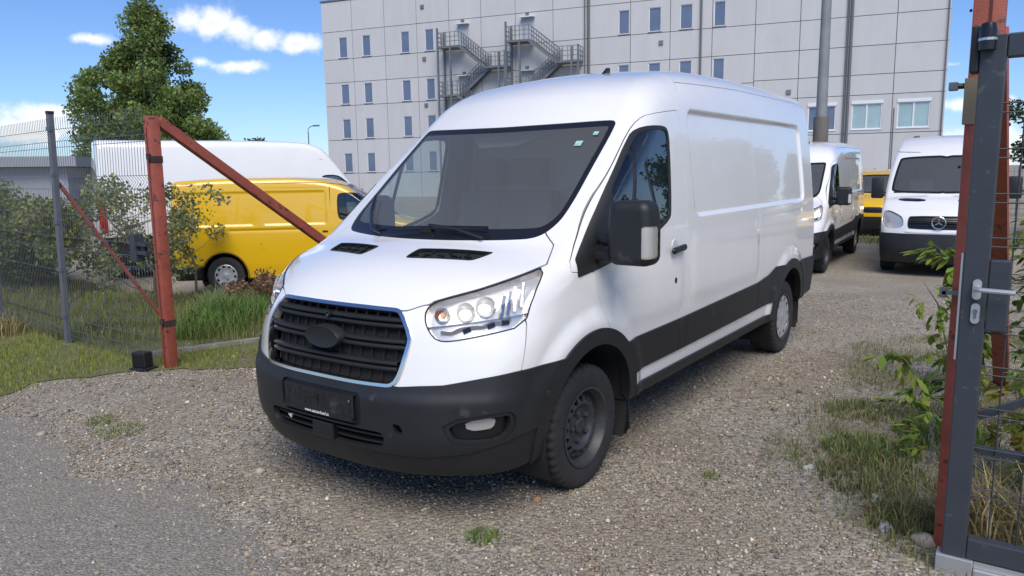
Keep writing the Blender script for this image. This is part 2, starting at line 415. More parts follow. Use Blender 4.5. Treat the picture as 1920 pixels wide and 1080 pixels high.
def gravel_material(name, scale, cols, dirt, dirt_amt, bump, rough=.9):
    m = bpy.data.materials.new(name); m.use_nodes = True; nt = m.node_tree; b = nt.nodes['Principled BSDF']; N = nt.nodes.new; L = nt.links.new
    tc = N('ShaderNodeTexCoord')
    vo = N('ShaderNodeTexVoronoi'); vo.inputs['Scale'].default_value = scale; L(tc.outputs['Object'], vo.inputs['Vector'])
    rp = N('ShaderNodeValToRGB'); e = rp.color_ramp.elements; e[0].position = 0; e[0].color = (*cols[0], 1); e[1].position = 1; e[1].color = (*cols[-1], 1)
    for i, c in enumerate(cols[1:-1]): q = e.new((i+1)/(len(cols)-1)); q.color = (*c, 1)
    sx = N('ShaderNodeSeparateColor'); L(vo.outputs['Color'], sx.inputs[0]); L(sx.outputs[0], rp.inputs[0])
    n1 = N('ShaderNodeTexNoise'); n1.inputs['Scale'].default_value = .9; n1.inputs['Detail'].default_value = 7; L(tc.outputs['Object'], n1.inputs['Vector'])
    mr = N('ShaderNodeMapRange'); mr.inputs[1].default_value = .40; mr.inputs[2].default_value = .66; mr.inputs[4].default_value = dirt_amt; L(n1.outputs[0], mr.inputs[0])
    mx = N('ShaderNodeMix'); mx.data_type = 'RGBA'; mx.inputs[7].default_value = (*dirt, 1); L(mr.outputs[0], mx.inputs[0]); L(rp.outputs[0], mx.inputs[6])
    n2 = N('ShaderNodeTexNoise'); n2.inputs['Scale'].default_value = 130; n2.inputs['Detail'].default_value = 3; L(tc.outputs['Object'], n2.inputs['Vector'])
    mr2 = N('ShaderNodeMapRange'); mr2.inputs[1].default_value = .3; mr2.inputs[2].default_value = .7; mr2.inputs[3].default_value = .72; mr2.inputs[4].default_value = 1.25; L(n2.outputs[0], mr2.inputs[0])
    vs = N('ShaderNodeVectorMath'); vs.operation = 'SCALE'; L(mx.outputs[2], vs.inputs[0]); L(mr2.outputs[0], vs.inputs['Scale']); L(vs.outputs[0], b.inputs['Base Color'])
    b.inputs['Roughness'].default_value = rough; b.inputs['Specular IOR Level'].default_value = .25
    bp = N('ShaderNodeBump'); bp.inputs['Strength'].default_value = bump; bp.inputs['Distance'].default_value = .02; bp.invert = True
    L(vo.outputs['Distance'], bp.inputs['Height']); L(bp.outputs[0], b.inputs['Normal']); MATS[name] = m; return m
GC = [(.175, .16, .136), (.26, .238, .20), (.335, .30, .25), (.315, .27, .21), (.45, .41, .345), (.215, .195, .167)]
M_GRAV = gravel_material('gravel_ground', 42, GC, (.255, .218, .168), .9, .75)
M_ASPH = gravel_material('worn_asphalt', 75, [(.165, .15, .128), (.235, .215, .184), (.28, .256, .22), (.20, .183, .158), (.40, .36, .31)], (.25, .222, .182), .7, .55)
M_SOIL = gravel_material('verge_soil', 30, [(.12, .105, .065), (.16, .14, .08), (.13, .135, .055), (.20, .17, .12)], (.115, .13, .04), .8, .5)
def build_ground():
    r = np.concatenate([np.linspace(-14, 18, 129)]); far = np.array([20, 24, 30, 40, 60, 90, 150, 260, 450, 800, 1400])
    x = np.concatenate([-far[::-1], r, far]); x = np.unique(x); y = x.copy(); X, Y = np.meshgrid(x, y, indexing='ij')
    V = np.stack([X.ravel(), Y.ravel(), gz(X, Y).ravel()], 1); n = len(y); I, J = np.meshgrid(np.arange(len(x)-1), np.arange(n-1), indexing='ij'); a = (I*n+J).ravel()
    tag(obj('ground', np_mesh('ground', V, np.stack([a, a+n, a+n+1, a+1], 1), smooth=True), M_GRAV), kind='structure')
LAWN = [(-3.89, -1.14), (-4.02, -.8), (-3.9, -.5), (-3.72, -.06), (-3.45, .12), (-2.92, .55), (-2.5, .95), (-2.2, 2.0), (-2.4, 3.2), (-4.2, 3.9), (-6.2, 4.3), (-7.5, 3.3), (-9.0, 3.0), (-12, 3.4), (-16, 3.6), (-22, 3.8), (-22, -6), (-7, -4.0), (-4.6, -2.0)]
WEED = [(1.45, 4.3), (1.72, 3.0), (1.65, 1.9), (1.62, 1.2), (1.85, .72), (2.1, .40), (2.5, .02), (2.9, -.05), (4.5, -.1), (4.5, 5.2), (2.6, 6.2)]
ROAD = [(-30, -3.6), (-9, -3.2), (-5, -2.2), (-3.9, -1.35), (-2.9, -1.25), (-2.2, -1.35), (-1.5, -1.5), (-.7, -1.30), (-.1, -1.45), (.4, -1.7), (1.2, -1.75), (2.2, -1.9), (3.2, -1.5), (6, -1.6), (12, -1.8), (40, -2), (40, -14), (-30, -14)]
build_ground()
zone_sheet('road', ROAD, M_ASPH, .004, .2, .07, 2)
zone_sheet('grass_verge', LAWN, M_SOIL, .008, .12, .05, 3)
# thin concrete edging strip in the verge
mb = MB(); mb.bar((-4.15, .25, .02), (-3.72, 1.62, .0), .08, .07); mb.bar((-3.72, 1.63, .02), (-2.9, 4.0, .02), .09, .08)
tag(mb.build('concrete_edging', mat('edging_concrete', (.27, .25, .215), .9, noise=.45, nscale=9, bump=.3, bscale=60)), 'low concrete edging strip in the grass right of the red post', 'kerb')

def attr_mat(name, rough=.85, transl=0.0, spec=.3):
    m = bpy.data.materials.new(name); m.use_nodes = True; nt = m.node_tree; b = nt.nodes['Principled BSDF']
    a = nt.nodes.new('ShaderNodeAttribute'); a.attribute_name = 'col'; nt.links.new(a.outputs['Color'], b.inputs['Base Color'])
    b.inputs['Roughness'].default_value = rough; b.inputs['Specular IOR Level'].default_value = spec
    if transl:
        o = nt.nodes['Material Output']; t = nt.nodes.new('ShaderNodeBsdfTranslucent'); mx = nt.nodes.new('ShaderNodeMixShader'); mx.inputs[0].default_value = transl
        nt.links.new(a.outputs['Color'], t.inputs[0]); nt.links.new(b.outputs[0], mx.inputs[1]); nt.links.new(t.outputs[0], mx.inputs[2]); nt.links.new(mx.outputs[0], o.inputs[0])
    MATS[name] = m; return m
def set_col(me, C):
    a = me.color_attributes.new('col', 'FLOAT_COLOR', 'POINT'); C = np.concatenate([np.asarray(C, np.float32), np.ones((len(C), 1), np.float32)], 1); a.data.foreach_set('color', C.ravel())
M_STONE = attr_mat('loose_stone', .85); M_LEAF = attr_mat('leaf', .55, .35); M_GRASS = attr_mat('grass_blade', .6, .3)
OCT_V = np.array([(1, 0, 0), (-1, 0, 0), (0, 1, 0), (0, -1, 0), (0, 0, 1), (0, 0, -1)], float)
OCT_F = np.array([(0, 2, 4), (2, 1, 4), (1, 3, 4), (3, 0, 4), (2, 0, 5), (1, 2, 5), (3, 1, 5), (0, 3, 5)])
def stones(P, size, col):
    n = len(P); V = OCT_V[None]*RNG.uniform(.65, 1.25, (n, 6, 1)); V = V+RNG.normal(0, .16, V.shape)
    V = V*np.stack([RNG.uniform(.8, 1.3, n), RNG.uniform(.7, 1.1, n), RNG.uniform(.45, .75, n)], 1)[:, None]*size[:, None, None]
    a = RNG.uniform(0, 6.28, n); c, s = np.cos(a)[:, None], np.sin(a)[:, None]
    V = np.stack([V[..., 0]*c-V[..., 1]*s, V[..., 0]*s+V[..., 1]*c, V[..., 2]], -1)+P[:, None]
    F = OCT_F[None]+(np.arange(n)*6)[:, None, None]
    me = np_mesh('gravel', V.reshape(-1, 3), F.reshape(-1, 3)); set_col(me, np.repeat(col, 6, 0)); return me
def inpoly(x, y, P): return psd(x, y, P) < 0
def stone_cols(n):
    pal = np.array([(.20, .195, .185), (.27, .26, .24), (.34, .325, .30), (.30, .255, .20), (.24, .19, .14), (.45, .44, .42), (.14, .14, .14), (.38, .33, .27)])
    k = RNG.choice(len(pal), n, p=[.2, .2, .16, .13, .09, .06, .1, .06]); return pal[k]*[1.2, 1.1, .96]*RNG.uniform(.6, 1.35, (n, 1))
def build_gravel():
    xs = []; 
    cam2 = np.array(CAM_P[:2])
    def patch(n, x0, x1, y0, y1, smin, smax, dens):
        x = RNG.uniform(x0, x1, n); y = RNG.uniform(y0, y1, n); u = RNG.uniform(0, 1, n)
        lx = np.sin(x*2.1+1.3*np.sin(y*1.7))+np.sin(y*2.9+.7*np.sin(x*3.1)); w = dens*(.72+.28*lx*.6)
        road = psd(x, y, np.array(ROAD)); w = w*np.where(road < -.1, .10, np.where(road < .15, .6, 1)); w = np.where(inpoly(x, y, np.array(LAWN)), .03, w); w = np.where(inpoly(x, y, np.array(WEED)), .25*w, w)
        # loose heap left of the van, thinner where cars drive
        k = u < w; x, y = x[k], y[k]; s = RNG.uniform(smin, smax, len(x))*np.where(RNG.uniform(0, 1, len(x)) < .04, 1.8, 1)
        return np.stack([x, y, gz(x, y)+s*.18+.002], 1), s
    parts = [patch(95000, -4.2, 2.9, -2.6, 1.0, .0045, .0115, .95), patch(38000, 1.0, 3.0, -2.6, 4.0, .0045, .010, .8), patch(60000, -2.2, 4.0, 1.0, 9.0, .006, .0125, .85), patch(22000, -4.5, -.6, .3, 2.6, .006, .014, .7),
             patch(6000, -3.6, 2.8, -2.9, 3, .011, .022, .45)]
    P = np.concatenate([a for a, b in parts]); s = np.concatenate([b for a, b in parts])
    o = obj('gravel', stones(P, s, stone_cols(len(P))), M_STONE); tag(o, 'loose grey and tan gravel spread around the van', 'gravel', kind='stuff')
build_gravel()
# single larger stones that can be picked out
def big_stone(x, y, s, col, label, seed):
    r = random.Random(seed); bm = bmesh.new(); bmesh.ops.create_icosphere(bm, subdivisions=2, radius=1)
    for v in bm.verts:
        f = 1+.22*math.sin(v.co.x*3+seed)+.16*math.sin(v.co.y*4+2*seed)+r.uniform(-.08, .08); v.co = Vector((v.co.x*f*s, v.co.y*f*s*.75, v.co.z*f*s*.55))
    for f in bm.faces: f.smooth = True
    me = bpy.data.meshes.new('stone'); bm.to_mesh(me); bm.free(); o = obj('stone', me, mat('stone_%d' % seed, col, .85, noise=.35, nscale=30, bump=.3, bscale=90)); o.location = (x, y, float(gz(x, y))+s*.22); o.rotation_euler = (0, 0, seed)
    tag(o, label, 'stone', 'larger stones on the ground')
big_stone(.86, -.33, .030, (.36, .20, .11), 'orange brown stone just in front of the near front tyre', 1)
big_stone(1.07, -.84, .024, (.36, .31, .25), 'pale tan stone on the dirt below the near front wheel', 2)
big_stone(-.75, -.92, .036, (.42, .40, .34), 'flat pale stone in the gravel ahead of the bumper corner', 3)
big_stone(1.95, .92, .035, (.42, .41, .40), 'flat white stone at the edge of the weed patch', 4)
big_stone(2.45, .36, .05, (.34, .35, .38), 'blue grey stone among dry weeds beside the gate', 5)
big_stone(2.62, .30, .06, (.40, .34, .28), 'pinkish stone at the foot of the red gate post', 6)
big_stone(2.36, .66, .04, (.42, .42, .41), 'pale stone lying in the middle of the weed strip', 7)

def blades(P, h, w, col, lean=.35, bend=.3):
    n = len(P); a = RNG.uniform(0, 6.28, n); d = np.stack([np.cos(a), np.sin(a), 0*a], 1); q = np.stack([-d[:, 1], d[:, 0], 0*a], 1)
    ln = RNG.uniform(0, lean, n)[:, None]*h[:, None]; z = np.array([0, 0, 1.])
    m = P+d*ln*.35+z*h[:, None]*.55; t = P+d*(ln+bend*h[:, None]*RNG.uniform(0, 1, (n, 1)))+z*h[:, None]*RNG.uniform(.8, 1, (n, 1))
    V = np.stack([P-q*w[:, None], P+q*w[:, None], m-q*w[:, None]*.7, m+q*w[:, None]*.7, t], 1); F = np.array([(0, 1, 3), (0, 3, 2), (2, 3, 4)])[None]+(np.arange(n)*5)[:, None, None]
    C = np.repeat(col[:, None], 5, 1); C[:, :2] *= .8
    return V.reshape(-1, 3), F.reshape(-1, 3), C.reshape(-1, 3)
def grass_obj(name, sets, label):
    V = []; F = []; C = []; k = 0
    for v, f, c in sets: V.append(v); F.append(f+k); C.append(c); k += len(v)
    me = np_mesh(name, np.concatenate(V), np.concatenate(F)); set_col(me, np.concatenate(C)); return tag(obj(name, me, M_GRASS), label, 'grass', kind='stuff')
def gcol(n, base, var=.3, dry=.1, drycol=(.30, .25, .12)):
    c = np.array(base)[None]*RNG.uniform(1-var, 1+var, (n, 1))*np.stack([RNG.uniform(.8, 1.25, n), np.ones(n), RNG.uniform(.7, 1.2, n)], 1)
    k = RNG.uniform(0, 1, n) < dry; c[k] = np.array(drycol)*RNG.uniform(.6, 1.2, (k.sum(), 1)); return c
def scatter(n, poly, clump=0.0):
    P = np.array(poly); x = RNG.uniform(P[:, 0].min(), P[:, 0].max(), n); y = RNG.uniform(P[:, 1].min(), P[:, 1].max(), n)
    d = psd(x, y, P); k = d < RNG.normal(-.03, .07, n)
    if clump: w = .5+.25*np.sin(x*5+2*np.sin(y*3.3))+.25*np.sin(y*6.1+1.5*np.sin(x*4)); k &= RNG.uniform(0, 1, n) < w**clump
    return np.stack([x[k], y[k], gz(x[k], y[k])], 1)
FRONT = [(-3.89, -1.14), (-4.02, -.8), (-3.9, -.5), (-3.74, -.08), (-3.5, .10), (-2.95, .52), (-2.6, .9), (-3.2, 1.15), (-3.9, .9), (-4.2, .35), (-5.5, .1), (-8, .3), (-8, -2), (-5.5, -1.9), (-4.4, -1.7)]
BACK = [(-4.1, .4), (-3.7, 1.7), (-2.6, 2.2), (-2.6, 3.3), (-4.4, 3.9), (-6.2, 4.2), (-7.6, 3.3), (-9.5, 3.1), (-14, 3.4), (-14, .2), (-5.5, .15)]
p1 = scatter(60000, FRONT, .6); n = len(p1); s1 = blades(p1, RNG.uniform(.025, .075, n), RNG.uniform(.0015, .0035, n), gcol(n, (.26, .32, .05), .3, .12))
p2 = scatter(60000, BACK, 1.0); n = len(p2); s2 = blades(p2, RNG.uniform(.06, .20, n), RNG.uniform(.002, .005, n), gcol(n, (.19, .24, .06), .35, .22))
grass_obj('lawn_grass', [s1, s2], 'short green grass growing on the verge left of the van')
# taller tufts, each a plant
def tuft(x, y, r, h, n, base, dry, label, name='grass_tuft', group='grass tufts', lean=.75):
    a = RNG.uniform(0, 6.28, n); q = r*np.sqrt(RNG.uniform(0, 1, n)); P = np.stack([q*np.cos(a), q*np.sin(a), 0*q], 1); hh = h*RNG.uniform(.45, 1.1, n)*(1-.4*q/r)
    V, F, C = blades(P, hh, RNG.uniform(.0022, .0045, n)*(1+h), gcol(n, np.array(base)*1.45, .35, dry), lean, .55)
    me = np_mesh(name, V, F); set_col(me, C); o = obj(name, me, M_GRASS); o.location = (x, y, float(gz(x, y))); return tag(o, label, 'grass', group)
tuft(-5.15, 1.9, .55, .42, 1500, (.10, .17, .04), .05, 'tall bright green grass clump right of the red post, before the yellow van')
tuft(-5.9, 2.35, .50, .48, 900, (.15, .19, .09), .15, 'grey green weed clump beside the yellow van rear wheel')
tuft(-4.75, 1.25, .45, .30, 1100, (.11, .18, .04), .1, 'lush grass clump at the foot of the thin red brace')
tuft(-7.0, -.1, .40, .38, 500, (.33, .27, .13), .7, 'dry straw coloured grass clump by the leftmost fence post')
tuft(-5.8, .55, .45, .28, 700, (.11, .15, .045), .2, 'green grass clump just behind the grey fence post')
tuft(-2.55, -.98, .13, .05, 160, (.12, .17, .04), .1, 'small flat grass patch at the asphalt edge, upper of two')
tuft(-2.2, -1.02, .17, .05, 200, (.12, .17, .04), .1, 'small flat grass patch at the asphalt edge, lower of two')
tuft(.87, -.82, .09, .07, 150, (.12, .19, .05), .1, 'lone grass tuft in the dirt in front of the near wheel')
tuft(1.52, .5, .05, .05, 60, (.12, .18, .05), .1, 'tiny grass sprout in the gravel beside the near wheel')
tuft(2.2, 1.4, .28, .13, 800, (.10, .15, .04), .25, 'low green tuft in the middle of the weed strip')
tuft(2.33, .95, .33, .12, 900, (.11, .14, .05), .45, 'half dry tuft in front of the weed strip')
tuft(1.98, 2.2, .25, .10, 500, (.11, .15, .05), .3, 'low tuft at the far edge of the weed strip')
tuft(2.55, .50, .22, .16, 500, (.12, .15, .05), .5, 'mixed dry tuft beside the foot of the red gate post')
tuft(2.55, 1.9, .30, .20, 700, (.10, .16, .04), .2, 'green tuft behind the red gate post')
tuft(2.95, .55, .30, .42, 500, (.36, .30, .16), .8, 'tall straw grass leaning behind the gate mesh', lean=1.0)
p3 = scatter(60000, [(a*1.0, b) for a, b in WEED], .9); n = len(p3)
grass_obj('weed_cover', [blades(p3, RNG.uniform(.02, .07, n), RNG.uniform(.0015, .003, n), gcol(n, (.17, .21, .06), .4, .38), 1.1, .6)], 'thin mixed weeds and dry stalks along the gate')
far = [(-3.5, 17.6), (3.5, 17.6), (3.5, 19.5), (-3.5, 19.5)]
p4 = scatter(5000, far, .5); n = len(p4); grass_obj('far_grass', [blades(p4, RNG.uniform(.05, .15, n), RNG.uniform(.006, .012, n), gcol(n, (.15, .19, .05), .3, .1))], 'strip of grass in front of the yellow vans at the back')
print('ground', time.time()-T_START)
# ------------------------------------------------------------------ concrete building
M_CONC = mat('concrete_panel', (.53, .53, .535), .85, noise=.05, nscale=1.0, stretch=(1.3, 1.3, .25), spots=((.50, .50, .505), .35, .62), bump=.15, bscale=40, coord='Object')
M_CONC2 = mat('concrete_panel_alt', (.515, .515, .52), .85, noise=.06, nscale=1.4, stretch=(1.3, 1.3, .2), spots=((.49, .49, .495), .5, .62), bump=.15, bscale=40)
M_JOINT = mat('joint_dark', (.21, .21, .215), .9)
M_WFR = mat('window_frame_white', (.72, .73, .75), .5)
M_WPANE = mat('window_pane_sky_blue', (.13, .17, .26), .12, noise=.15, nscale=.5)  # blue base colour stands in for the sky mirrored in the panes
M_WBLIND = mat('window_pane_blind', (.33, .47, .50), .25, noise=.15, nscale=.7)
M_GALV = mat('galvanised_steel', (.20, .21, .225), .5, metal=.5, noise=.2, nscale=3)
M_PIPE = mat('downpipe_grey', (.13, .135, .15), .5)
def build_building():
    B = thing('office_building', 'large pale grey concrete panel building with outdoor escape stairs behind the vans', 'building', (-50.7, 42.9, 0), math.atan2(11.48, 47.51))
    tj = [0, 3.12, 6.37, 9.5, 12.54, 15.43, 18.43, 21.6, 24.35, 27.74, 30.72, 33.75, 36.73, 39.71, 42.79, 45.74, 48.87]
    zl = [-.6, 1.85, 4.79, 7.79, 9.8, 11.79, 14.16, 16.7]; zr = [-.6, 1.2, 3.98, 6.56, 7.9, 9.8, 11.77, 14.16, 16.7]
    cols = [(1.69, 2.55), (4.09, 4.93), (7.93, 8.77), (10.26, 11.08)]; colr = [(26.83, 27.66), (29.13, 30.04), (31.43, 32.33), (33.85, 34.66)]
    wins = [(a, b, z0, z1) for a, b in cols for z0, z1 in ((11.89, 13.64), (7.91, 9.64), (4.92, 6.63), (1.94, 3.62))]
    wins += [(a, b, z0, z1) for a, b in colr for z0, z1 in ((11.89, 13.62), (7.92, 9.65))]
    big = [(40.45, 42.25, 4.26, 5.93), (43.25, 45.14, 4.26, 5.97), (46.07, 48.02, 4.28, 5.97)]
    mb = MB(); mb.box(-.0, 48.87, .14, 22, -.6, 16.66); mb.build('core', M_JOINT, B)
    g = .022; rr = random.Random(2)
    def panel(t0, t1, z0, z1):
        hs = [w for w in wins+big if w[0] > t0 and w[1] < t1 and w[2] > z0 and w[3] < z1]
        ts = sorted({t0+g, t1-g} | {v for w in hs for v in w[:2]}); zs = sorted({z0+g, z1-g} | {v for w in hs for v in w[2:]})
        mb = MB(); dpt = rr.uniform(-.006, .006)
        for i in range(len(ts)-1):
            for j in range(len(zs)-1):
                c = ((ts[i]+ts[i+1])/2, (zs[j]+zs[j+1])/2)
                if any(w[0] < c[0] < w[1] and w[2] < c[1] < w[3] for w in hs): continue
                mb.box(ts[i], ts[i+1], dpt, .13, zs[j], zs[j+1])
        me = mb.mesh('wall_panel'); bm = bmesh.new(); bm.from_mesh(me); bmesh.ops.remove_doubles(bm, verts=bm.verts[:], dist=1e-4)
        seen = {}; dele = []
        for f in bm.faces:
            k = tuple(round(v, 3) for v in f.calc_center_median())
            if k in seen: dele += [f, seen[k]]
            seen[k] = f
        bmesh.ops.delete(bm, geom=list(set(dele)), context='FACES_ONLY'); bmesh.ops.recalc_face_normals(bm, faces=bm.faces[:]); bm.to_mesh(me); bm.free()
        o = obj('wall_panel', me, M_CONC if rr.random() < .6 else M_CONC2, B); return o
    for i in range(len(tj)-1):
        zz = zr if tj[i] >= 36.5 else zl
        for j in range(len(zz)-1): panel(tj[i], tj[i+1], zz[j], zz[j+1])
    for (a, b, z0, z1) in wins+big:
        isb = (a, b, z0, z1) in big; mb = MB(); f = .05 if not isb else .07
        mb.box(a, b, .03, .12, z0, z0+f); mb.box(a, b, .03, .12, z1-f, z1); mb.box(a, a+f, .03, .12, z0+f, z1-f); mb.box(b-f, b, .03, .12, z0+f, z1-f)
        if isb: mb.box((a+b)/2-.05, (a+b)/2+.05, .03, .12, z0+f, z1-f)
        w = mb.build('window', M_WFR, B)
        cuts = [(a+f, b-f)] if not isb else [(a+f, (a+b)/2-.05), ((a+b)/2+.05, b-f)]
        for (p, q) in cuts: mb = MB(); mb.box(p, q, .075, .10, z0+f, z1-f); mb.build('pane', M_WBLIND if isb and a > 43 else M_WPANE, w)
        mb = MB(); mb.box(a-.05, b+.05, -.05, .05, z0-.05, z0-.003); mb.build('sill', M_WFR if isb else M_GALV, w)
        if isb: mb = MB(); mb.box(a-.04, b+.04, -.05, .05, z1+.003, z1+.22); mb.build('shutter_box', M_WFR, w)
    mb = MB(); mb.box(-.06, 48.93, -.06, 22.05, 16.72, 16.86); mb.build('parapet_cap', M_GALV, B)
    for t, w in ((24.2, .08), (24.52, .16), (32.96, .13), (42.72, .08), (42.98, .17), (48.72, .07)):
        mb = MB(); mb.tube([(t, -.10, -.5), (t, -.10, 16.7)], w*.6, 10); o = mb.build('downpipe', M_PIPE, B, True)
    for t, z in ((9.95, 15.3), (10.0, 11.1), (10.05, 7.3), (38.95, 6.85), (37.3, 6.9), (29.9, 10.9), (47.2, 3.4)):
        mb = MB(); mb.box(t, t+.32, -.09, -.008, z, z+.32, .02); mb.build('vent_box', M_GALV, B)
    # escape stairs
    def stair(ta, tag_door):
        top, mid, low = 11.93, 10.12, 8.08; y0, y1 = -.12, -1.35; yc = (y0+y1)/2
        for (t0, t1, z) in ((ta, ta+1.95, top), (ta+4.25, ta+5.95, mid), (ta, ta+1.7, low), (ta+4.25, ta+5.95, 6.0)):
            mb = MB(); mb.box(t0, t1, y1, y0, z-.16, z); p = mb.build('landing', M_GALV, B)
            for yy in (y1+.02,):
                mb = MB()
                for zz in (.35, .7, 1.05): mb.bar((t0, yy, z+zz), (t1, yy, z+zz), .04)
                k = int((t1-t0)/.45)+1
                for q in range(k+1): mb.bar((t0+(t1-t0)*q/k, yy, z), (t0+(t1-t0)*q/k, yy, z+1.07), .04)
                mb.build('railing', M_GALV, p)
            e = t0+.02 if t0 < ta+1 else t1-.02
            mb = MB()
            for zz in (.35, .7, 1.05): mb.bar((e, y0, z+zz), (e, y1, z+zz), .04)
            for yy in (y0, yc, y1): mb.bar((e, yy, z), (e, yy, z+1.07), .04)
            mb.build('railing', M_GALV, p)
        for (ts, zs, te, ze, yy) in ((ta+1.95, top, ta+4.25, mid, y1+.28), (ta+4.25, mid, ta+1.7, low, y0-.30), (ta+1.7, low, ta+4.25, 6.0, y1+.28)):
            mb = MB()
            for s in (-.28, .28): mb.bar((ts, yy+s, zs-.10), (te, yy+s, ze-.10), .05, .22)
            fl = mb.build('stair_flight', M_GALV, B); n = 11
            for k in range(1, n):
                t = ts+(te-ts)*k/n; z = zs+(ze-zs)*k/n; mb = MB(); mb.box(t-.13, t+.13, yy-.26, yy+.26, z-.03, z+.01); mb.build('step', M_GALV, fl)
            mb = MB()
            for s in (-.28, .28):
                for zz in (.4, .72, 1.05): mb.bar((ts, yy+s, zs+zz), (te, yy+s, ze+zz), .04)
                for k in range(0, n+1, 1): t = ts+(te-ts)*k/n; z = zs+(ze-zs)*k/n; mb.bar((t, yy+s, z-.05), (t, yy+s, z+1.07), .035)
            mb.build('railing', M_GALV, fl)
        for (t, yy, zt) in ((ta+.02, y1, 13.35), (ta+1.15, y1, top), (ta+5.4, y1, mid+1.0), (ta+5.93, y1, mid+1.1), (ta+.02, y0-.05, 13.2)):
            mb = MB(); mb.bar((t, yy, -.4), (t, yy, zt), .14); mb.build('stair_post', M_GALV, B)
    stair(12.1, 0); stair(18.12, 1)
    for (t0, t1, z0, z1) in ((13.39, 14.27, 11.93, 13.66), (19.0, 19.96, 11.93, 13.7), (13.41, 14.3, 8.08, 9.55), (18.95, 19.93, 8.08, 9.62)):
        mb = MB(); mb.box(t0, t1, -.02, -.008, z0, z1); d = mb.build('door', mat('door_grey', (.38, .40, .44), .5), B)
        mb = MB(); mb.box(t0+.05, t1-.05, -.035, -.021, z0+.03, z1-.06); mb.build('door_leaf', mat('door_leaf_grey', (.42, .44, .48), .5), d)
        mb = MB(); mb.box(t0-.05, t1+.15, -.45, -.008, z1+.06, z1+.12); mb.build('canopy', M_WFR, d)
        mb = MB(); mb.box((t0+t1)/2-.12, (t0+t1)/2+.12, -.2, -.008, z1+.3, z1+.42); mb.build('door_lamp', M_PIPE, d)
    # cable duct and camera beside the large windows
    mb = MB(); mb.bar((45.86, -.03, 1.2), (45.86, -.03, 5.6), .07, .05); mb.build('cable_duct', M_PIPE, B)
build_building()
# low hall far on the left
def hall():
    H = thing('low_hall', 'long low grey hall with dark roof edge far behind the left fence', 'building', (-41, 9.5, -.3), math.atan2(19.3, -23.7))
    mb = MB(); mb.box(-14, 31, -10, 0, -.5, 2.45); mb.build('wall', mat('hall_wall', (.34, .35, .38), .8, noise=.1, nscale=.4), H)
    mb = MB(); mb.box(-14.4, 31.4, -10.4, .4, 2.47, 2.8); mb.build('roof', mat('hall_roof', (.30, .31, .34), .7), H)
    for k in range(12):
        mb = MB(); mb.box(-13+k*4, -12.7+k*4, .004, .12, -.5, 2.43); mb.build('pilaster', M_PIPE, H)
hall()
def lamp(name, label, x, y, h, r, arm, rz=0, sleeve=None, m=None):
    L_ = thing(name, label, 'lamp post', (x, y, float(gz(x, y))), rz); m = m or M_GALV
    mb = MB(); mb.tube([(0, 0, 0), (0, 0, h)], [r, r*.65], 14); mb.build('pole', m, L_, True)
    if arm:
        mb = MB(); mb.tube([(0, 0, h-.05), (0, 0, h+.25), (.25, 0, h+.45), (arm, 0, h+.5)], r*.45, 8); mb.build('arm', m, L_, True)
        mb = MB(); mb.box(arm-.1, arm+.45, -.13, .13, h+.44, h+.56, .03); mb.build('lamp_head', M_PIPE, L_)
    if sleeve: mb = MB(); mb.tube([(0, 0, 0), (0, 0, sleeve)], [r*1.25, r*1.18], 14); mb.build('sleeve', mat('sleeve_brown', (.16, .14, .12), .8, noise=.2, nscale=3), L_, True)
    return L_
lamp('street_light', 'thick grey lamp column with dark lower sleeve rising behind the white van', -1.92, 16.9, 8.5, .155, 1.4, math.radians(200), 3.25, mat('column_grey', (.22, .235, .24), .6, noise=.2, nscale=3))
lamp('street_light', 'small distant street light beside the left corner of the building', -48.6, 39.0, 5.6, .07, .6, math.radians(20))
lamp('street_light', 'curved street light across the yard mirrored in the cab window', 11.5, 23.5, 7.0, .08, 1.6, math.radians(160))
print('building', time.time()-T_START)
# ------------------------------------------------------------------ vans
def van_field(P):
    Wz, Tf, Hc, Nz, Zb, Cr, Sw, Kt = [pchip(*P[k]) for k in ('W', 'T', 'H', 'N', 'B', 'C', 'S', 'K')]
    REAR = P['rear']; rec = P.get('recess', []); arches = P.get('arches', []); na = P.get('na', .40); hl = P.get('hl', 0.0); dz = P.get('dz', 0.)
    kn = P.get('kn', .09); az = P.get('az', .385)
    def field(x, y, z):
        x = np.abs(x); W = Wz(z)*(1-Tf(y))
        for (y0, y1, z0, z1, r, dep, e) in rec: W = W-dep*sstep(e, -e*1.4, rbox(y, z, y0, y1, z0, z1, r))
        for yc in arches:
            d = np.hypot(y-yc, z-az); W = W+.022*sstep(.66, .54, d)*sstep(.2, .5, z)
        fs = x-W; yy = y-Sw(y)*x*x; e = .004
        H = Hc(yy)-Cr(y)*x*x; Hy = (Hc(yy+e)-Hc(yy-e))/(2*e); ft = (z-H)/np.sqrt(1+Hy*Hy)
        Nf = Nz(z)+(na+hl*np.exp(-((z-1.06)/.13)**2))*x**3; Nzz = (Nz(z+e)-Nz(z-e))/(2*e)
        fn = (Nf-y)/np.sqrt(1+Nzz*Nzz+(3*na*x*x)**2)
        fr = y-REAR+P.get('rt', .03)*np.maximum(z-1.2, 0)+.05*x**4
        a = smax(fs, ft, Kt(y)); a = smax(a, fn, kn); a = smax(a, fr, .07)
        return smax(a, Zb(y)-z, .03)
    return field, Nz, na
M_WHITE = mat('white_paint', (.82, .805, .785), .20, coat=1.0, noise=.03, nscale=2.5)
M_BLKP = mat('black_plastic', (.014, .0145, .016), .52, noise=.3, nscale=5, spots=((.04, .04, .041), 7, .64), bump=.06, bscale=500)
M_BLKG = mat('black_gloss', (.012, .012, .014), .25)
M_RUB = mat('tyre_rubber', (.022, .022, .023), .78, noise=.3, nscale=9, bump=.1, bscale=120)
M_CHR = mat('chrome', (.66, .66, .67), .16, metal=1.0)
